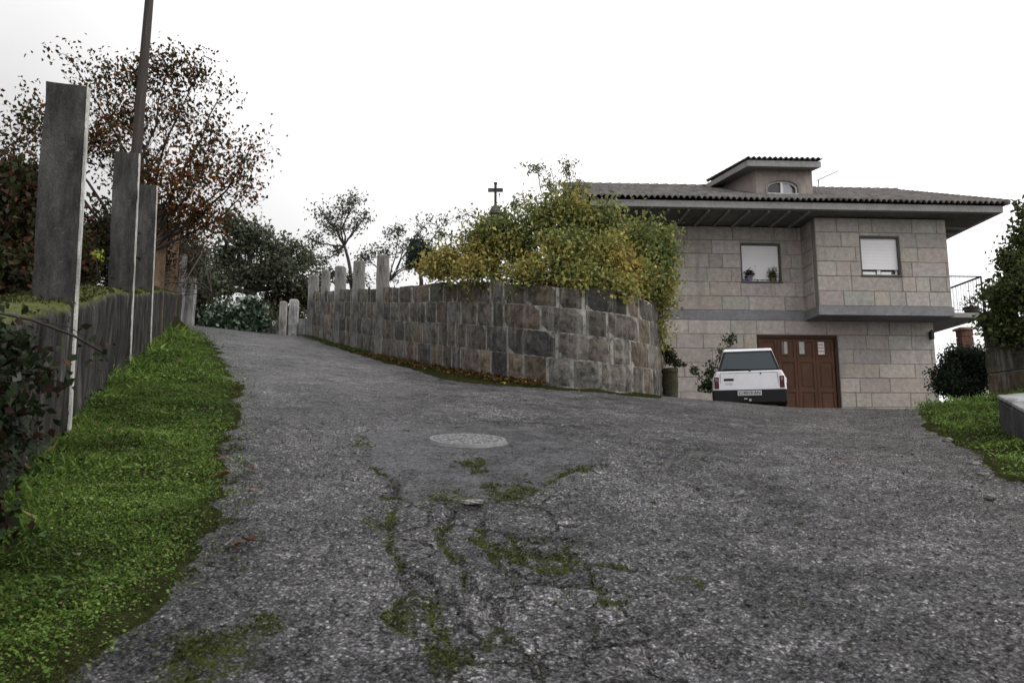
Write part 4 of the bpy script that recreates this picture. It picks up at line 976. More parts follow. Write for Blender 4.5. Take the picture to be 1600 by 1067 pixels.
def manhole():
    c = ground_hit(731, 687); e = .3; x, y = c[:2]; gxn = (gh(x+e, y)-gh(x-e, y))/(2*e); gyn = (gh(x, y+e)-gh(x, y-e))/(2*e)
    nrm = Vector((-gxn, -gyn, 1)).normalized(); root = empty('manhole_cover', (x, y, gh(x, y)+.014)); root.rotation_euler = nrm.to_track_quat('Z', 'Y').to_euler(); tag(root, 'round pale manhole cover set in the smooth road patch', 'manhole cover')
    mt = NM('worn_cover'); v = mt.coord(); f = mt.vor(v, 26, 'DISTANCE_TO_EDGE'); n_ = mt.noise(v, 60, 5, .7)
    cc = mt.mix(1, mt.ramp(f, [(.06, (.03, .03, .03)), (.22, (.21, .21, .215))]), mt.ramp(n_, [(.3, .6), (.7, 1.4)]), 'MULTIPLY'); mt = mt.done(cc, .5, mt.bump(f, .8, .006), .1)
    mb = MB(); mb.lathe(0, 0, [(.268, -.05), (.27, -.006), (.262, -.002), (.15, -.001), (.02, 0)], 48); mb.build('lid', mt, root)
    mb = MB(); vs = []; n = 48
    prof = [(.275, -.05), (.275, -.004), (.302, -.005), (.330, -.05)]; fs = []
    for r_, z in prof:
        for k in range(n): t = 2*math.pi*k/n; vs.append((r_*math.cos(t), r_*math.sin(t), z))
    for i in range(3):
        for k in range(n): fs.append((i*n+k, i*n+(k+1) % n, (i+1)*n+(k+1) % n, (i+1)*n+k))
    mb.add(vs, [f[::-1] for f in fs], (1, 1, 1)); mb.build('rim_ring', simple('grey_iron_rim', (.14, .14, .145), .6), root)
manhole()
def rock(name, label, cat, x, y, z, sx, sy, sz, c, mat, parent=None, rz=0, group=None, seed=0, flat=False):
    import bmesh
    bm = bmesh.new(); bmesh.ops.create_icosphere(bm, subdivisions=3, radius=1)
    for v in bm.verts:
        n = v.co.copy(); k = 1+.22*math.sin(n.x*3.1+seed)*math.cos(n.y*2.7+seed*1.3)+.08*math.sin(n.z*7+n.x*5+seed)
        if flat: k /= max(abs(n.x), abs(n.y), abs(n.z))**.8
        v.co = Vector((n.x*k*sx, n.y*k*sy, n.z*k*sz))
    me = bpy.data.meshes.new(name); bm.to_mesh(me); bm.free(); a = me.color_attributes.new('col', 'FLOAT_COLOR', 'POINT')
    a.data.foreach_set('color', np.tile([*c, 1], len(me.vertices)).astype('f')); me.materials.append(mat)
    o = bpy.data.objects.new(name, me); col.objects.link(o); o.location = (x, y, z); o.rotation_euler = (0, 0, rz); tag(o, label, cat, group); return o
c = ground_hit(737, 784); rock('stone', 'small flat pale stone in the mossy seam just below the manhole cover', 'stone', c[0], c[1], c[2]+.002, .055, .025, .012, (.22, .215, .2), POST, flat=True, seed=2)
for (px, py, s, lb) in ((1524, 727, .035, 'pale stone at the muddy edge below the right grass bank'), (1537, 743, .03, 'small pale stone just below the largest pale stone by the right grass bank'),
                   (1482, 690, .045, 'flat grey stone at the left tip of the right grass bank'), (1198, 659, .03, 'light stone chip in the pothole before the garage'),
                   (1548, 778, .03, 'whitish stone near the right edge of the road')):
    c = ground_hit(px, py); rock('stone', lb, 'stone', c[0], c[1], c[2]+s*.3, s*1.3, s, s*.6, (.15, .145, .135), POST, seed=px, group='loose stones by the right bank')
# loose gravel stuff
def gravel():
    # scattered pebbles across the lane, denser on the right
    n = 17000; x = rng.uniform(-2.4, 9, n); y = rng.uniform(2.2, 14, n)
    soil_, ck, ms_, pt, gr_, rd, bd_ = masks(x, y); keep = (soil_ < .5) & (rng.random(n) < (.35+.65*gr_)*(1-.6*np.clip(pt/.1+.5, 0, 1))) & (STEP_L(x, y) < -.05)
    x, y = x[keep], y[keep]; n = len(x); z = terrain(x, y)+.003
    s = .0035+.008*rng.random(n)**3
    ico = np.array([(0, 0, 1), (.9, 0, .2), (.28, .85, .2), (-.72, .53, .2), (-.72, -.53, .2), (.28, -.85, .2), (0, 0, -.8)]); F7 = np.array([(0,1,2),(0,2,3),(0,3,4),(0,4,5),(0,5,1),(6,2,1),(6,3,2),(6,4,3),(6,5,4),(6,1,5)])
    sc = s[:, None, None]*np.array([1, 1, .6]); V = ico[None]*sc*(1+rng.normal(size=(n, 7, 1))*.2); a = rng.random(n)*6.28; ca, sa = np.cos(a)[:, None], np.sin(a)[:, None]
    V = np.stack([V[..., 0]*ca-V[..., 1]*sa, V[..., 0]*sa+V[..., 1]*ca, V[..., 2]], -1)+np.stack([x, y, z], 1)[:, None]
    Fc = (F7[None]+np.arange(n)[:, None, None]*7).reshape(-1, 3); cc = np.repeat(pick([((.12, .115, .11), 5), ((.2, .19, .18), 3), ((.38, .36, .34), 1.2), ((.06, .055, .05), 3), ((.17, .11, .08), .8)], n), 7, 0)
    o = np_mesh('loose_gravel', V.reshape(-1, 3), Fc, POST, cc); tag(o, 'loose grit and pebbles scattered over the road surface', 'gravel', kind='stuff')
gravel()

# ------------------------------------------------------------ grass
def grass(name, label, poly, regions, wall=False, tall=1.0):
    Vq = []; Fq = []; Cq = []; k = 0
    for (y0, y1, x0, x1, n, s) in regions:
        x = rng.uniform(x0, x1, n); y = rng.uniform(y0, y1, n); nn = fbm(x, y, 2.5, 5, 3)*.14*(1 if wall else 1.8)+fbm(x, y, 7, 2, 8)*.12
        keep = inpoly(x+nn+rng.normal(size=n)*.07, y+nn+rng.normal(size=n)*.07, poly); 
        d = dseg(x, y, GL if wall else GR); dens = np.clip(d/.3+.22, 0, 1)*np.clip(.95+fbm(x, y, 3.5, 3, 55)*.8, .4, 1); keep &= rng.random(n) < dens
        x, y, d = x[keep], y[keep], d[keep]; n = len(x)
        if n == 0: continue
        z = terrain(x, y)+fbm(x, y, 2, 3, 14)*.06; wallness = np.clip(1-(-STEP_L(x, y))/.5, 0, 1) if wall else 0
        hgt = s*(.5+1.5*np.clip(fbm(x, y, 2.2, 5, 66)+.3, 0, 1.2)*(.5+rng.random(n)))*tall*(.5+np.clip(d/.3, 0, 1)*.5+wallness*.6)
        # clover leaflets
        m = rng.random(n) < np.where(fbm(x, y, 2.2, 3, 37) > .12, .6, .9); C = np.stack([x, y, z+hgt*(.35+.65*rng.random(n))], 1)[m]; q = len(C)
        N = rng.normal(size=(q, 3))*.45; N[:, 2] = 1; D = rng.normal(size=(q, 3)); D[:, 2] *= .3
        pal = [((.08, .135, .024), 4), ((.115, .185, .034), 4), ((.15, .235, .055), 2), ((.045, .08, .018), 1.8), ((.22, .19, .09), .5)]
        tone = (1+.75*np.clip(fbm(x, y, 1.3, 4, 91), -.9, 1))[:, None]
        V, F_, c_ = leaf_geo(C, s*.42*(.45+1.25*rng.random(q)**1.5), np.clip(pick(pal, q)*tone[m], .004, 1), N=N, D=D, aspect=.85, fold=.08)
        Vq.append(V); Fq.append(F_+k); Cq.append(c_); k += len(V)
        # blades
        mm = ~m; B = np.stack([x, y, z-.005], 1)[mm]; q = len(B); a = rng.random(q)*6.28; wv = s*.05*(.7+.6*rng.random(q)); hh = hgt[mm]*(.8+.9*rng.random(q)); ln = rng.normal(size=(q, 2))*hh[:, None]*.4
        sd = np.stack([np.cos(a)*wv, np.sin(a)*wv, 0*a], 1); tip = B+np.stack([ln[:, 0], ln[:, 1], hh], 1); mid = B+np.stack([ln[:, 0]*.35, ln[:, 1]*.35, hh*.6], 1)
        V = np.stack([B-sd, B+sd, mid+sd*.8, tip], 1).reshape(-1, 3); Vq.append(V); Fq.append(np.arange(4*q).reshape(q, 4)+k); Cq.append(np.repeat(np.clip(pick(pal, q)*tone[mm], .004, 1), 4, 0)); k += 4*q
    if wall:      # broad leaved weeds near the wall and in clumps
        n = 26000; x = rng.uniform(-9, -.2, n); y = rng.uniform(2.6, 19, n); kp = inpoly(x, y, poly) & (fbm(x, y, 1.6, 4, 44)+.35*np.clip(1+STEP_L(x, y)/.7, 0, 1) > .30); x, y = x[kp], y[kp]; n = len(x)
        C = np.stack([x, y, terrain(x, y)+.03+.09*rng.random(n)**1.5*(1+.6*(STEP_L(x, y) > -.35))], 1); N = rng.normal(size=(n, 3))*.6; N[:, 2] = 1; D = rng.normal(size=(n, 3)); D[:, 2] *= .4
        V, F_, c_ = leaf_geo(C, .025+.05*rng.random(n)**2, pick([((.05, .10, .025), 4), ((.09, .155, .04), 3), ((.03, .06, .018), 3), ((.16, .20, .10), .5)], n), N=N, D=D, aspect=.6)
        Vq.append(V); Fq.append(F_+k); Cq.append(c_); k += len(V)
    o = np_mesh(name, np.vstack(Vq), np.vstack(Fq), GRASS, np.vstack(Cq)); tag(o, label, 'grass', kind='stuff')
grass('grass_verge', 'bright green clover and grass verge below the left wall', GRASS_L,
      [(2.3, 5, -3.2, .2, 210000, .027), (5, 9, -5, -.5, 190000, .035), (9, 15, -7, -2.5, 70000, .06), (15, 28, -12, -5, 60000, .09)], True)
grass('grass_bank', 'green grass bank at the right edge of the road', GRASS_R, [(5, 9, 3.5, 12, 60000, .045), (9, 14, 5, 15, 80000, .06)])
# thin grass strip at the foot of the granite wall + leaf litter
def litter():
    n = 1500; s = rng.uniform(0.3, 9, n); x, y, zb, zt, nx_, ny_ = wpath(s); o = np.abs(rng.normal(size=n))*.28; C = np.stack([x+nx_*o, y+ny_*o, 0*x], 1); C[:, 2] = terrain(C[:, 0], C[:, 1])+.03+.04*rng.random(n)
    D = rng.normal(size=(n, 3)); D[:, 2] = abs(D[:, 2]); V, F_, c_ = leaf_geo(C, .05+.06*rng.random(n), pick([((.05, .08, .015), 3), ((.09, .11, .03), 2), ((.03, .045, .012), 2)], n), D=D, aspect=.3)
    o_ = np_mesh('weeds', V, F_, LEAF, c_); tag(o_, 'thin weeds along the foot of the granite wall', 'weeds', kind='stuff')
    n = 2600; s = rng.uniform(9.5, 17.5, n); x, y, zb, zt, nx_, ny_ = wpath(s); o = .02+np.abs(rng.normal(size=n))*.30; C = np.stack([x+nx_*o, y+ny_*o, 0*x], 1); C[:, 2] = terrain(C[:, 0], C[:, 1])+.02+.06*rng.random(n)*np.exp(-o*3)
    D = rng.normal(size=(n, 3)); D[:, 2] *= .25; N = rng.normal(size=(n, 3))*.5; N[:, 2] = 1
    V, F_, c_ = leaf_geo(C, .035+.05*rng.random(n), pick([((.10, .055, .02), 4), ((.06, .035, .015), 5), ((.30, .20, .04), 1.2), ((.16, .10, .03), 2), ((.04, .045, .015), 2)], n), N=N, D=D, aspect=.7)
    o_ = np_mesh('leaf_litter', V, F_, LEAF, c_); tag(o_, 'brown and yellow leaf litter along the foot of the granite wall', 'leaf litter', kind='stuff')
litter()
def bankweeds():
    pass
def moss_tufts():
    n = 260000; x = rng.uniform(-2.2, 4.5, n); y = rng.uniform(2.4, 7.6, n); so, cd, mo, pt, gr_, rd, bd = masks(x, y)
    k = (mo + fbm(x, y, 9, 4, 51)*1.1 + fbm(x, y, 40, 2, 52)*.5 > .72) & (so < .8); x, y = x[k], y[k]; n = len(x)
    C = np.stack([x, y, terrain(x, y)+near_relief(x, y)+.002+.006*rng.random(n)], 1); D = rng.normal(size=(n, 3)); D[:, 2] = abs(D[:, 2])*.7
    V, F_, c_ = leaf_geo(C, .010+.012*rng.random(n), pick([((.055, .063, .018), 4), ((.09, .10, .025), 3), ((.035, .038, .014), 3)], n), D=D, aspect=.5)
    o_ = np_mesh('moss_tufts', V, F_, GRASS, c_); tag(o_, 'green moss growing in the cracks of the road', 'moss', kind='stuff')
moss_tufts()
# single fallen leaves
FL = [(370, 858, .11, 'large brown curled leaf on the road edge, lowest of the fallen leaves'), (388, 850, .10, 'brown leaf overlapping the large curled one at the grass edge'),
      (396, 772, .10, 'pale pinkish dry leaf beside the grass verge'), (392, 737, .08, 'dark leaf on the road above the pale pinkish one'), (352, 746, .09, 'reddish brown leaf lying on the grass edge'),
      (343, 722, .09, 'pale brown leaf on the grass edge, just above the reddish brown one'), (352, 586, .12, 'rust coloured leaf highest up along the left road edge'), (370, 612, .10, 'brown leaf below the rust coloured one at the left road edge')]
for px, py, s, lb in FL:
    c = ground_hit(px, py); V = []; n = 9; a0 = rng.random()*6.28; mb = MB(); pts = []
    for k in range(n):
        t = k/n*6.28; r_ = s*.5*(1-.35*abs(math.sin(t*2.5+1)))*(1.2 if k == 0 else 1); pts.append((r_*math.cos(t), r_*.7*math.sin(t), .02+s*.25*abs(math.sin(t))*rng.random()+.012*rng.random()))
    cc = (.20, .13, .11) if 'pale' in lb else ((.035, .02, .015) if 'dark' in lb else (.085, .035, .02))
    mb.add([(0, 0, .016)]+pts, [(0, i+1, (i+1) % n+1) for i in range(n)], cc); mb.tube([(0, 0, .018), (s*.75, s*.1, .02)], .0025, 4, cc)
    o = mb.build('fallen_leaf', LEAF, loc=c); o.rotation_euler = (0, 0, a0); tag(o, lb, 'leaf', 'fallen leaves along the left road edge')

# ------------------------------------------------------------ shrubs and trees
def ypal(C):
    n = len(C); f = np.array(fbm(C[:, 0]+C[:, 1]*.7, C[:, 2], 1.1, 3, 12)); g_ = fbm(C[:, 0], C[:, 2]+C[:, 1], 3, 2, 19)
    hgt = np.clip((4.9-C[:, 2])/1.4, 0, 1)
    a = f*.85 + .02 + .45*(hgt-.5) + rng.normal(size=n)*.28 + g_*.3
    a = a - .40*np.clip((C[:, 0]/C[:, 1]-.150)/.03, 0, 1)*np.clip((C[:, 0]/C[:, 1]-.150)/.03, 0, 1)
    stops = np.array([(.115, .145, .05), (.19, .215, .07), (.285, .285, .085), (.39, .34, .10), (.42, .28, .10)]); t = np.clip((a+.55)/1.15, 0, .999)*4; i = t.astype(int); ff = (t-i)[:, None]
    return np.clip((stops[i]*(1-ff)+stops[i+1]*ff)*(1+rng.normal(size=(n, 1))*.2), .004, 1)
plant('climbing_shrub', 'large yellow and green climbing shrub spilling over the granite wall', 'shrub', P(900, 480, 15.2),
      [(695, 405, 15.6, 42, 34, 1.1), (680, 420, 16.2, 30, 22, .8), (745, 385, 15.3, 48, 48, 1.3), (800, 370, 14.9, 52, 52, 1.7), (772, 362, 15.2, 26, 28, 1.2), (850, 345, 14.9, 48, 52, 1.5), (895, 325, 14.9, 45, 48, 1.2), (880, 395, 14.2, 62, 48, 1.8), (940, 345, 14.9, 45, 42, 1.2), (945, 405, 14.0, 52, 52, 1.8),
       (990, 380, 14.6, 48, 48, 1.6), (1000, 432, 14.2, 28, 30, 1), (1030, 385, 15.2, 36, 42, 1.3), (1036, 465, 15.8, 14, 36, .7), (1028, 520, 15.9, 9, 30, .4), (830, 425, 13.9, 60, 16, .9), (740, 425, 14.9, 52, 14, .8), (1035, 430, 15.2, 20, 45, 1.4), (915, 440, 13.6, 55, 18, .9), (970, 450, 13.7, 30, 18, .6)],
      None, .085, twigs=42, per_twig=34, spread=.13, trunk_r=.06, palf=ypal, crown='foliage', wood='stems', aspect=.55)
plant('wispy_branches', 'thin wispy branches with small leaves rising above the yellow shrub', 'branches', P(880, 470, 15.6), [(840, 262, 15.5, 38, 20, 1), (888, 260, 15.5, 22, 28, 1), (730, 335, 15.9, 35, 20, .8), (905, 290, 15.3, 28, 22, .8), (800, 315, 15.5, 26, 26, .8), (860, 290, 15.4, 30, 20, 1), (690, 365, 16, 30, 18, .8)], [((.13, .15, .07), 3), ((.18, .19, .08), 2)], .06, twigs=18, per_twig=14, spread=.04, trunk_r=.015, twig_r=.006, crown='leaves', wood='stems', aspect=.45)
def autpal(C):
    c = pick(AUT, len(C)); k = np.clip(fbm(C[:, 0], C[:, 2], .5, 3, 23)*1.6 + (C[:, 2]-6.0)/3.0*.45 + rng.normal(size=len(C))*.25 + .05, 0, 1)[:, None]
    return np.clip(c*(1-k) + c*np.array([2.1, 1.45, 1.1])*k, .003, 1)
t1b = P(200, 470, 16.2)
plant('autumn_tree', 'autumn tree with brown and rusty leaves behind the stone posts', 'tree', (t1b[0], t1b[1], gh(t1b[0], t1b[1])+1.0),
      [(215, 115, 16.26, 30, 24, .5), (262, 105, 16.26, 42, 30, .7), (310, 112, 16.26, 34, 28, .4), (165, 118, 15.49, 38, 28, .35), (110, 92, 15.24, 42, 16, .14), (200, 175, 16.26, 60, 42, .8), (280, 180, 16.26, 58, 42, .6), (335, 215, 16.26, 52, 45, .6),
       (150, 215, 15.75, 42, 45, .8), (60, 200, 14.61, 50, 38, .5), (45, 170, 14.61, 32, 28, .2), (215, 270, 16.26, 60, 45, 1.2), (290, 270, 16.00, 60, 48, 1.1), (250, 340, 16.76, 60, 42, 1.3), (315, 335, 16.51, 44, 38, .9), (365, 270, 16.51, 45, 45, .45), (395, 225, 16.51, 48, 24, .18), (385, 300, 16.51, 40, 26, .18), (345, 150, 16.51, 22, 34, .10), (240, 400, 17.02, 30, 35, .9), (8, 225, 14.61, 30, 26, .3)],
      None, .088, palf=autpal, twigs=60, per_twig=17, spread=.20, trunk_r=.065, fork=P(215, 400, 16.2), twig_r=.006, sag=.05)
plant('dark_hedge', 'dark tangled hedge behind the nearest stone post at the left edge', 'hedge', P(20, 470, 8.6),
      [(20, 300, 8.6, 50, 60, 1.8), (-40, 330, 8.2, 60, 70, 1.5), (40, 390, 8.6, 50, 60, 1.8), (10, 440, 8, 50, 45, 1.6), (110, 420, 10, 30, 70, 1.2), (160, 380, 11, 30, 80, 1.3), (-60, 430, 8, 60, 50, 1)],
      [((.022, .028, .012), 5), ((.05, .03, .018), 4), ((.035, .04, .015), 3), ((.09, .035, .02), 1.2)], .075, twigs=60, per_twig=40, spread=.12, trunk_r=.03, crown='foliage', wood='stems')
plant('dark_hedge', 'dark brown leafy hedge behind the far stone posts of the left wall', 'hedge', P(240, 470, 17),
      [(190, 400, 17.5, 36, 60, 1.4), (235, 400, 21, 34, 60, 1.4), (262, 400, 26, 26, 60, 1.4), (200, 440, 17.5, 40, 30, 1), (262, 460, 28, 20, 40, 1.2), (285, 420, 29, 18, 60, 1.2)],
      [((.022, .028, .012), 5), ((.05, .035, .018), 3), ((.09, .04, .02), 2)], .09, twigs=45, per_twig=40, spread=.15, trunk_r=.03, crown='foliage', wood='stems')
plant('oak_tree', 'dense dark tree beyond the lane end, behind the bright bush', 'tree', P(390, 510, 36), [(390, 370, 36, 48, 38, 1.3), (350, 400, 36, 42, 40, 1.2), (425, 395, 36, 40, 36, 1), (330, 440, 35, 40, 35, 1.3), (390, 430, 36, 45, 30, 1.3), (440, 430, 36, 35, 30, 1), (360, 350, 36, 30, 25, .6), (475, 412, 37, 28, 28, .5), (455, 385, 37, 22, 26, .3), (480, 455, 37, 26, 20, .8)],
      [((.065, .075, .05), 5), ((.09, .10, .065), 4), ((.12, .13, .085), 2)], .19, twigs=40, per_twig=24, spread=.22, trunk_r=.28, fork=P(392, 455, 36), twig_r=.03)  # leaf colours lightened in place of distance haze
plant('dark_tree', 'dark tree mass between the left post row and the dense lane end tree', 'tree', P(300, 505, 33), [(295, 400, 32, 36, 40, 1.2), (310, 450, 31, 34, 38, 1.3), (275, 440, 30, 30, 40, 1), (310, 500, 31.5, 30, 18, 1), (340, 505, 33, 40, 18, 1), (400, 505, 34, 40, 16, 1)],
      [((.055, .065, .043), 5), ((.08, .09, .055), 4), ((.07, .055, .035), 1)], .17, twigs=45, per_twig=28, spread=.2, trunk_r=.2, fork=P(300, 460, 32), twig_r=.03)  # leaf tones raised too: haze painted into the crown colour
plant('laurel_bush', 'glossy pale green broadleaf bush at the end of the lane', 'bush', P(365, 524, 29.5), [(345, 490, 29, 34, 26, 1.2), (390, 488, 29, 34, 26, 1.4), (330, 505, 28.5, 22, 18, .8), (370, 510, 28.7, 45, 16, 1.2), (405, 505, 29, 18, 20, .8)],
      [((.05, .09, .05), 3), ((.03, .055, .03), 5), ((.12, .17, .11), 2), ((.34, .40, .32), .9)], .17, lmat=GLOSSY, twigs=34, per_twig=22, spread=.12, trunk_r=.04, crown='foliage', wood='stems')
plant('brown_hedge', 'low brownish green hedge behind the gate posts', 'hedge', P(450, 520, 37), [(430, 465, 37, 30, 32, 1), (465, 460, 37, 30, 30, 1), (420, 495, 36, 25, 30, 1), (455, 500, 36, 30, 26, 1), (495, 475, 37, 20, 35, .8)],
      [((.045, .05, .025), 4), ((.06, .05, .03), 3), ((.08, .08, .04), 1.5)], .16, twigs=45, per_twig=24, spread=.2, trunk_r=.05, crown='foliage', wood='stems')
plant('slender_tree', 'slender tree with open grey green crown rising above the granite wall posts', 'tree', P(548, 500, 45), [(508, 340, 45, 26, 24, 1), (535, 322, 45, 32, 20, .9), (556, 312, 45, 22, 20, .5), (572, 340, 45, 26, 14, .6), (525, 358, 45, 28, 16, .8), (490, 376, 45, 18, 20, .7), (520, 392, 45, 22, 12, .5), (555, 355, 45, 18, 10, .4), (500, 410, 45, 20, 14, .5)],
      HAZY_GREY, .16, twigs=24, per_twig=15, spread=.2, trunk_r=.10, fork=P(538, 384, 45), twig_r=.012)
plant('low_tree', 'low bushy grey tree between the slender tree and the brown hedge', 'tree', P(500, 500, 43), [(480, 408, 43, 30, 24, 1.1), (515, 428, 43, 30, 18, 1), (450, 415, 42, 26, 24, 1), (560, 435, 44, 34, 14, .9), (480, 440, 42, 34, 16, 1)],
      [((.075, .082, .055), 4), ((.10, .11, .07), 3)], .16, twigs=28, per_twig=14, spread=.15, trunk_r=.1, fork=P(492, 440, 43), twig_r=.02)
plant('grey_tree', 'grey open tree between the tall wall post and the dark round tree', 'tree', P(620, 500, 48), [(620, 358, 48, 34, 16, .9), (600, 395, 48, 32, 18, .9), (640, 385, 48, 28, 16, .6), (665, 352, 48, 34, 14, .5), (572, 402, 48, 22, 16, .7), (650, 415, 48, 30, 18, .6), (695, 348, 48, 24, 12, .4), (610, 430, 48, 30, 14, .6)],
      HAZY_GREY, .16, twigs=24, per_twig=15, spread=.2, trunk_r=.09, fork=P(606, 440, 48), twig_r=.012)
plant('round_tree', 'small dark round tree left of the yellow shrub', 'tree', P(655, 500, 30), [(655, 388, 30, 22, 20, 1.5), (668, 400, 30, 20, 22, 1.2), (645, 408, 30, 14, 14, .7)],
      [((.045, .06, .05), 4), ((.065, .08, .06), 2)], .11, twigs=40, per_twig=26, spread=.1, trunk_r=.09, fork=P(657, 430, 30), twig_r=.02)
# right side
plant('clipped_bush', 'dark rounded bush at the right corner of the house', 'bush', P(1505, 622, 17.5), [(1482, 592, 17.2, 32, 36, 2.2), (1520, 580, 17.2, 36, 42, 2.4), (1498, 562, 17.3, 32, 28, 1.6), (1540, 570, 16.8, 24, 38, 1.6), (1505, 606, 17, 48, 16, 2)],
      [((.010, .017, .010), 5), ((.018, .028, .013), 3)], .055, twigs=60, per_twig=45, spread=.06, trunk_r=.05, crown='foliage', wood='stems')
plant('creeper', 'green creeper mass hanging over the right hand wall', 'creeper', P(1590, 520, 12), [(1590, 420, 12, 30, 40, 1.4), (1570, 470, 12, 34, 36, 1.6), (1610, 450, 11.6, 40, 60, 1.8), (1545, 505, 12.4, 32, 26, 1.2), (1600, 375, 12, 26, 30, .7), (1600, 330, 12, 18, 24, .3), (1575, 520, 12, 34, 22, 1), (1575, 400, 12, 20, 30, .4), (1548, 460, 12.4, 20, 24, .3)],
      [((.045, .06, .022), 5), ((.07, .09, .03), 4), ((.11, .13, .045), 2), ((.05, .04, .025), 1)], .07, twigs=38, per_twig=26, spread=.08, trunk_r=.03, crown='foliage', wood='stems')
def right_wall():
    a = P(1549, 616, 12.6); b = np.array([8.9, 8.3]); root = empty('stone_wall', (a[0], a[1], gh(a[0], a[1]))); o0 = np.array(root.location)
    tag(root, 'brown mossy stone wall at the far right edge under the creeper', 'wall'); d = b-a[:2]; L = np.linalg.norm(d); d /= L; n = np.array([-d[1], d[0]]); n = n if n[0] < 0 else -n
    zt = P(1549, 505, 12.6)[2]; mb = MB(); core = MB()
    def pt(s, o, z): q = a[:2]+d*s+n*o; zg = gh(*q); return (q[0]-o0[0], q[1]-o0[1], z-o0[2])
    zs = np.linspace(o0[2]-.4, zt, 5)
    core.hexa([pt(0, 0, zs[0]), pt(L, 0, zs[0]-.5), pt(L, -.4, zs[0]-.5), pt(0, -.4, zs[0]), pt(0, 0, zt-.02), pt(L, 0, zt-.02), pt(L, -.4, zt-.02), pt(0, -.4, zt-.02)])
    core.build('core', JOINT, root)
    for i in range(4):
        s = 0
        while s < L:
            e = min(s+rng.uniform(.5, 1.1), L); c = tuple(pick([((.10, .075, .05), 3), ((.075, .065, .05), 3), ((.13, .09, .06), 1)], 1)[0]); g = .012; pr = .03+.02*rng.random()
            mb.hexa([pt(s+g, pr, zs[i]+g), pt(e-g, pr, zs[i]+g), pt(e-g, .001, zs[i]+g), pt(s+g, .001, zs[i]+g), pt(s+g, pr, zs[i+1]-g), pt(e-g, pr, zs[i+1]-g), pt(e-g, .001, zs[i+1]-g), pt(s+g, .001, zs[i+1]-g)], c); s = e
    # end face blocks
    for i in range(4): mb.hexa([pt(-.03, -.4, zs[i]+.01), pt(-.03, .02, zs[i]+.01), pt(0, .02, zs[i]+.01), pt(0, -.4, zs[i]+.01), pt(-.03, -.4, zs[i+1]-.01), pt(-.03, .02, zs[i+1]-.01), pt(0, .02, zs[i+1]-.01), pt(0, -.4, zs[i+1]-.01)], (.10, .08, .055))
    mb.build('stone_blocks', RUBBLE, root, bevel=.012)
right_wall()
def slab():
    top = [P(1559, 617, 8.6), P(1640, 660, 6.8), P(1760, 640, 7.5), P(1640, 610, 9.8)]; root = empty('granite_slab', (*top[0][:2], gh(*top[0][:2]))); o0 = np.array(root.location)
    tag(root, 'thick pale topped granite slab lying on the right grass bank', 'slab')
    dn = np.array([0, 0, .40]); up = np.array([0, 0, .004]); ce = sum(top)/4
    mb = MB(); mb.hexa([p-dn-o0 for p in top]+[p-np.array([0, 0, .05])-o0 for p in top], (.05, .05, .052)); mb.build('slab_body', RUBBLE, root, bevel=.03)
    t = MB(); t.hexa([p-np.array([0, 0, .046])-o0+(p-ce)*.01 for p in top]+[p-o0+(p-ce)*.01 for p in top], (.23, .235, .24)); t.build('pale_top', POST, root, bevel=.015)  # top plate paler than the slab body
slab()
plant('rose_bush', 'thin climbing rose with green leaves between the car and the house wall', 'rose', P(1108, 625, 19.5), [(1140, 530, 21.5, 9, 12, .5), (1128, 552, 21, 12, 12, .4), (1112, 580, 20, 14, 16, .6), (1105, 603, 19.5, 14, 14, .7), (1085, 578, 20, 14, 8, .25), (1118, 600, 19.3, 12, 16, .5)],
      [((.025, .04, .018), 4), ((.04, .065, .03), 3), ((.07, .09, .05), 1)], .085, twigs=20, per_twig=13, spread=.06, trunk_r=.015, twig_r=.008, crown='leaves', wood='stems')
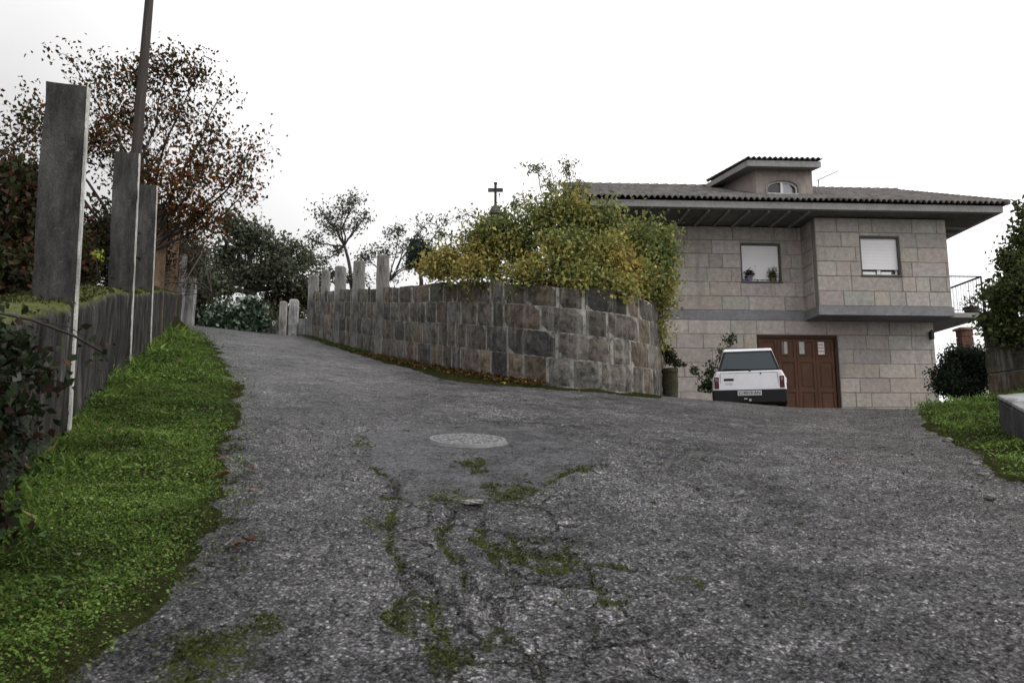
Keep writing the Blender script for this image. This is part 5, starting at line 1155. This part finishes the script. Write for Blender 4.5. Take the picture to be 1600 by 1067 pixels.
def barrel():
    c = P(1048, 622, 16.3); z0 = gh(c[0], 16.3); root = empty('plant_tub', (c[0], 16.3, z0)); tag(root, 'dark mossy tub at the end of the granite wall', 'tub')
    h = P(1048, 576, 16.3)[2]-z0; mb = MB(); mb.lathe(0, 0, [(.13, -.3), (.15, h*.1), (.165, h*.5), (.155, h*.85), (.17, h*.86), (.17, h), (.14, h), (.13, h*.93)], 16, (.06, .05, .035)); mb.build('tub', simple('mossy_tub', (.045, .04, .026), .9, amt=.4), root)
    plant('tub_plant', 'leafy plant with dark red tips growing in the mossy tub', 'plant', (c[0], 16.3, z0+h*.9), [(1047, 560, 16.3, 11, 14, 1), (1040, 545, 16.3, 8, 12, .6), (1058, 568, 16.3, 12, 7, .4)],
      [((.03, .045, .02), 4), ((.05, .07, .03), 2), ((.09, .025, .02), 1.5)], .075, twigs=20, per_twig=12, spread=.04, trunk_r=.012, twig_r=.006, crown='leaves', wood='stems')
barrel()
def brick_pier():
    a = P(1508, 535, 28); root = empty('brick_pier', (a[0], a[1], a[2]-2.5)); tag(root, 'small reddish brick pier seen under the balcony', 'pier'); mb = MB(); zt = P(1508, 525, 28)[2]-a[2]+2.5
    for i in range(int(zt/.3)+1): mb.box(-.2, .2, -.2, .2, i*.3, i*.3+.28, (.12, .065, .05))
    mb.box(-.27, .27, -.27, .27, zt+.2, zt+.28, (.2, .15, .12)); mb.build('bricks', POST, root)
brick_pier()
# bramble close to the camera on the left wall
plant('bramble', 'bramble with dark red and green leaves hanging over the near end of the left wall', 'bramble', (*wp(3.4, .2), gh(*wp(3.4))+1.0),
      [(10, 545, 3.5, 50, 40, .6), (60, 585, 3.6, 42, 34, .28), (15, 640, 3.5, 55, 45, .5), (0, 720, 3.4, 40, 50, .4), (45, 690, 3.6, 35, 30, .14), (165, 553, 4.2, 14, 7, .07), (-40, 600, 3.3, 60, 100, .6), (-15, 820, 3.3, 30, 50, .3)],
      [((.014, .022, .009), 6), ((.022, .034, .013), 3), ((.030, .014, .010), 1.8), ((.06, .025, .013), .7), ((.10, .11, .09), .4)], .046, twigs=44, per_twig=11, spread=.05, trunk_r=.012, twig_r=.004, crown='leaves', wood='stems', aspect=.66)
plant('sapling', 'single bright yellow green leafy twig between the first two stone posts', 'sapling', P(150, 470, 8.4), [(151, 398, 8.4, 8, 7, .6)], [((.28, .33, .03), 3), ((.2, .26, .03), 2)], .045, twigs=8, per_twig=6, spread=.02, trunk_r=.006, twig_r=.003, crown='leaves', wood='stems')
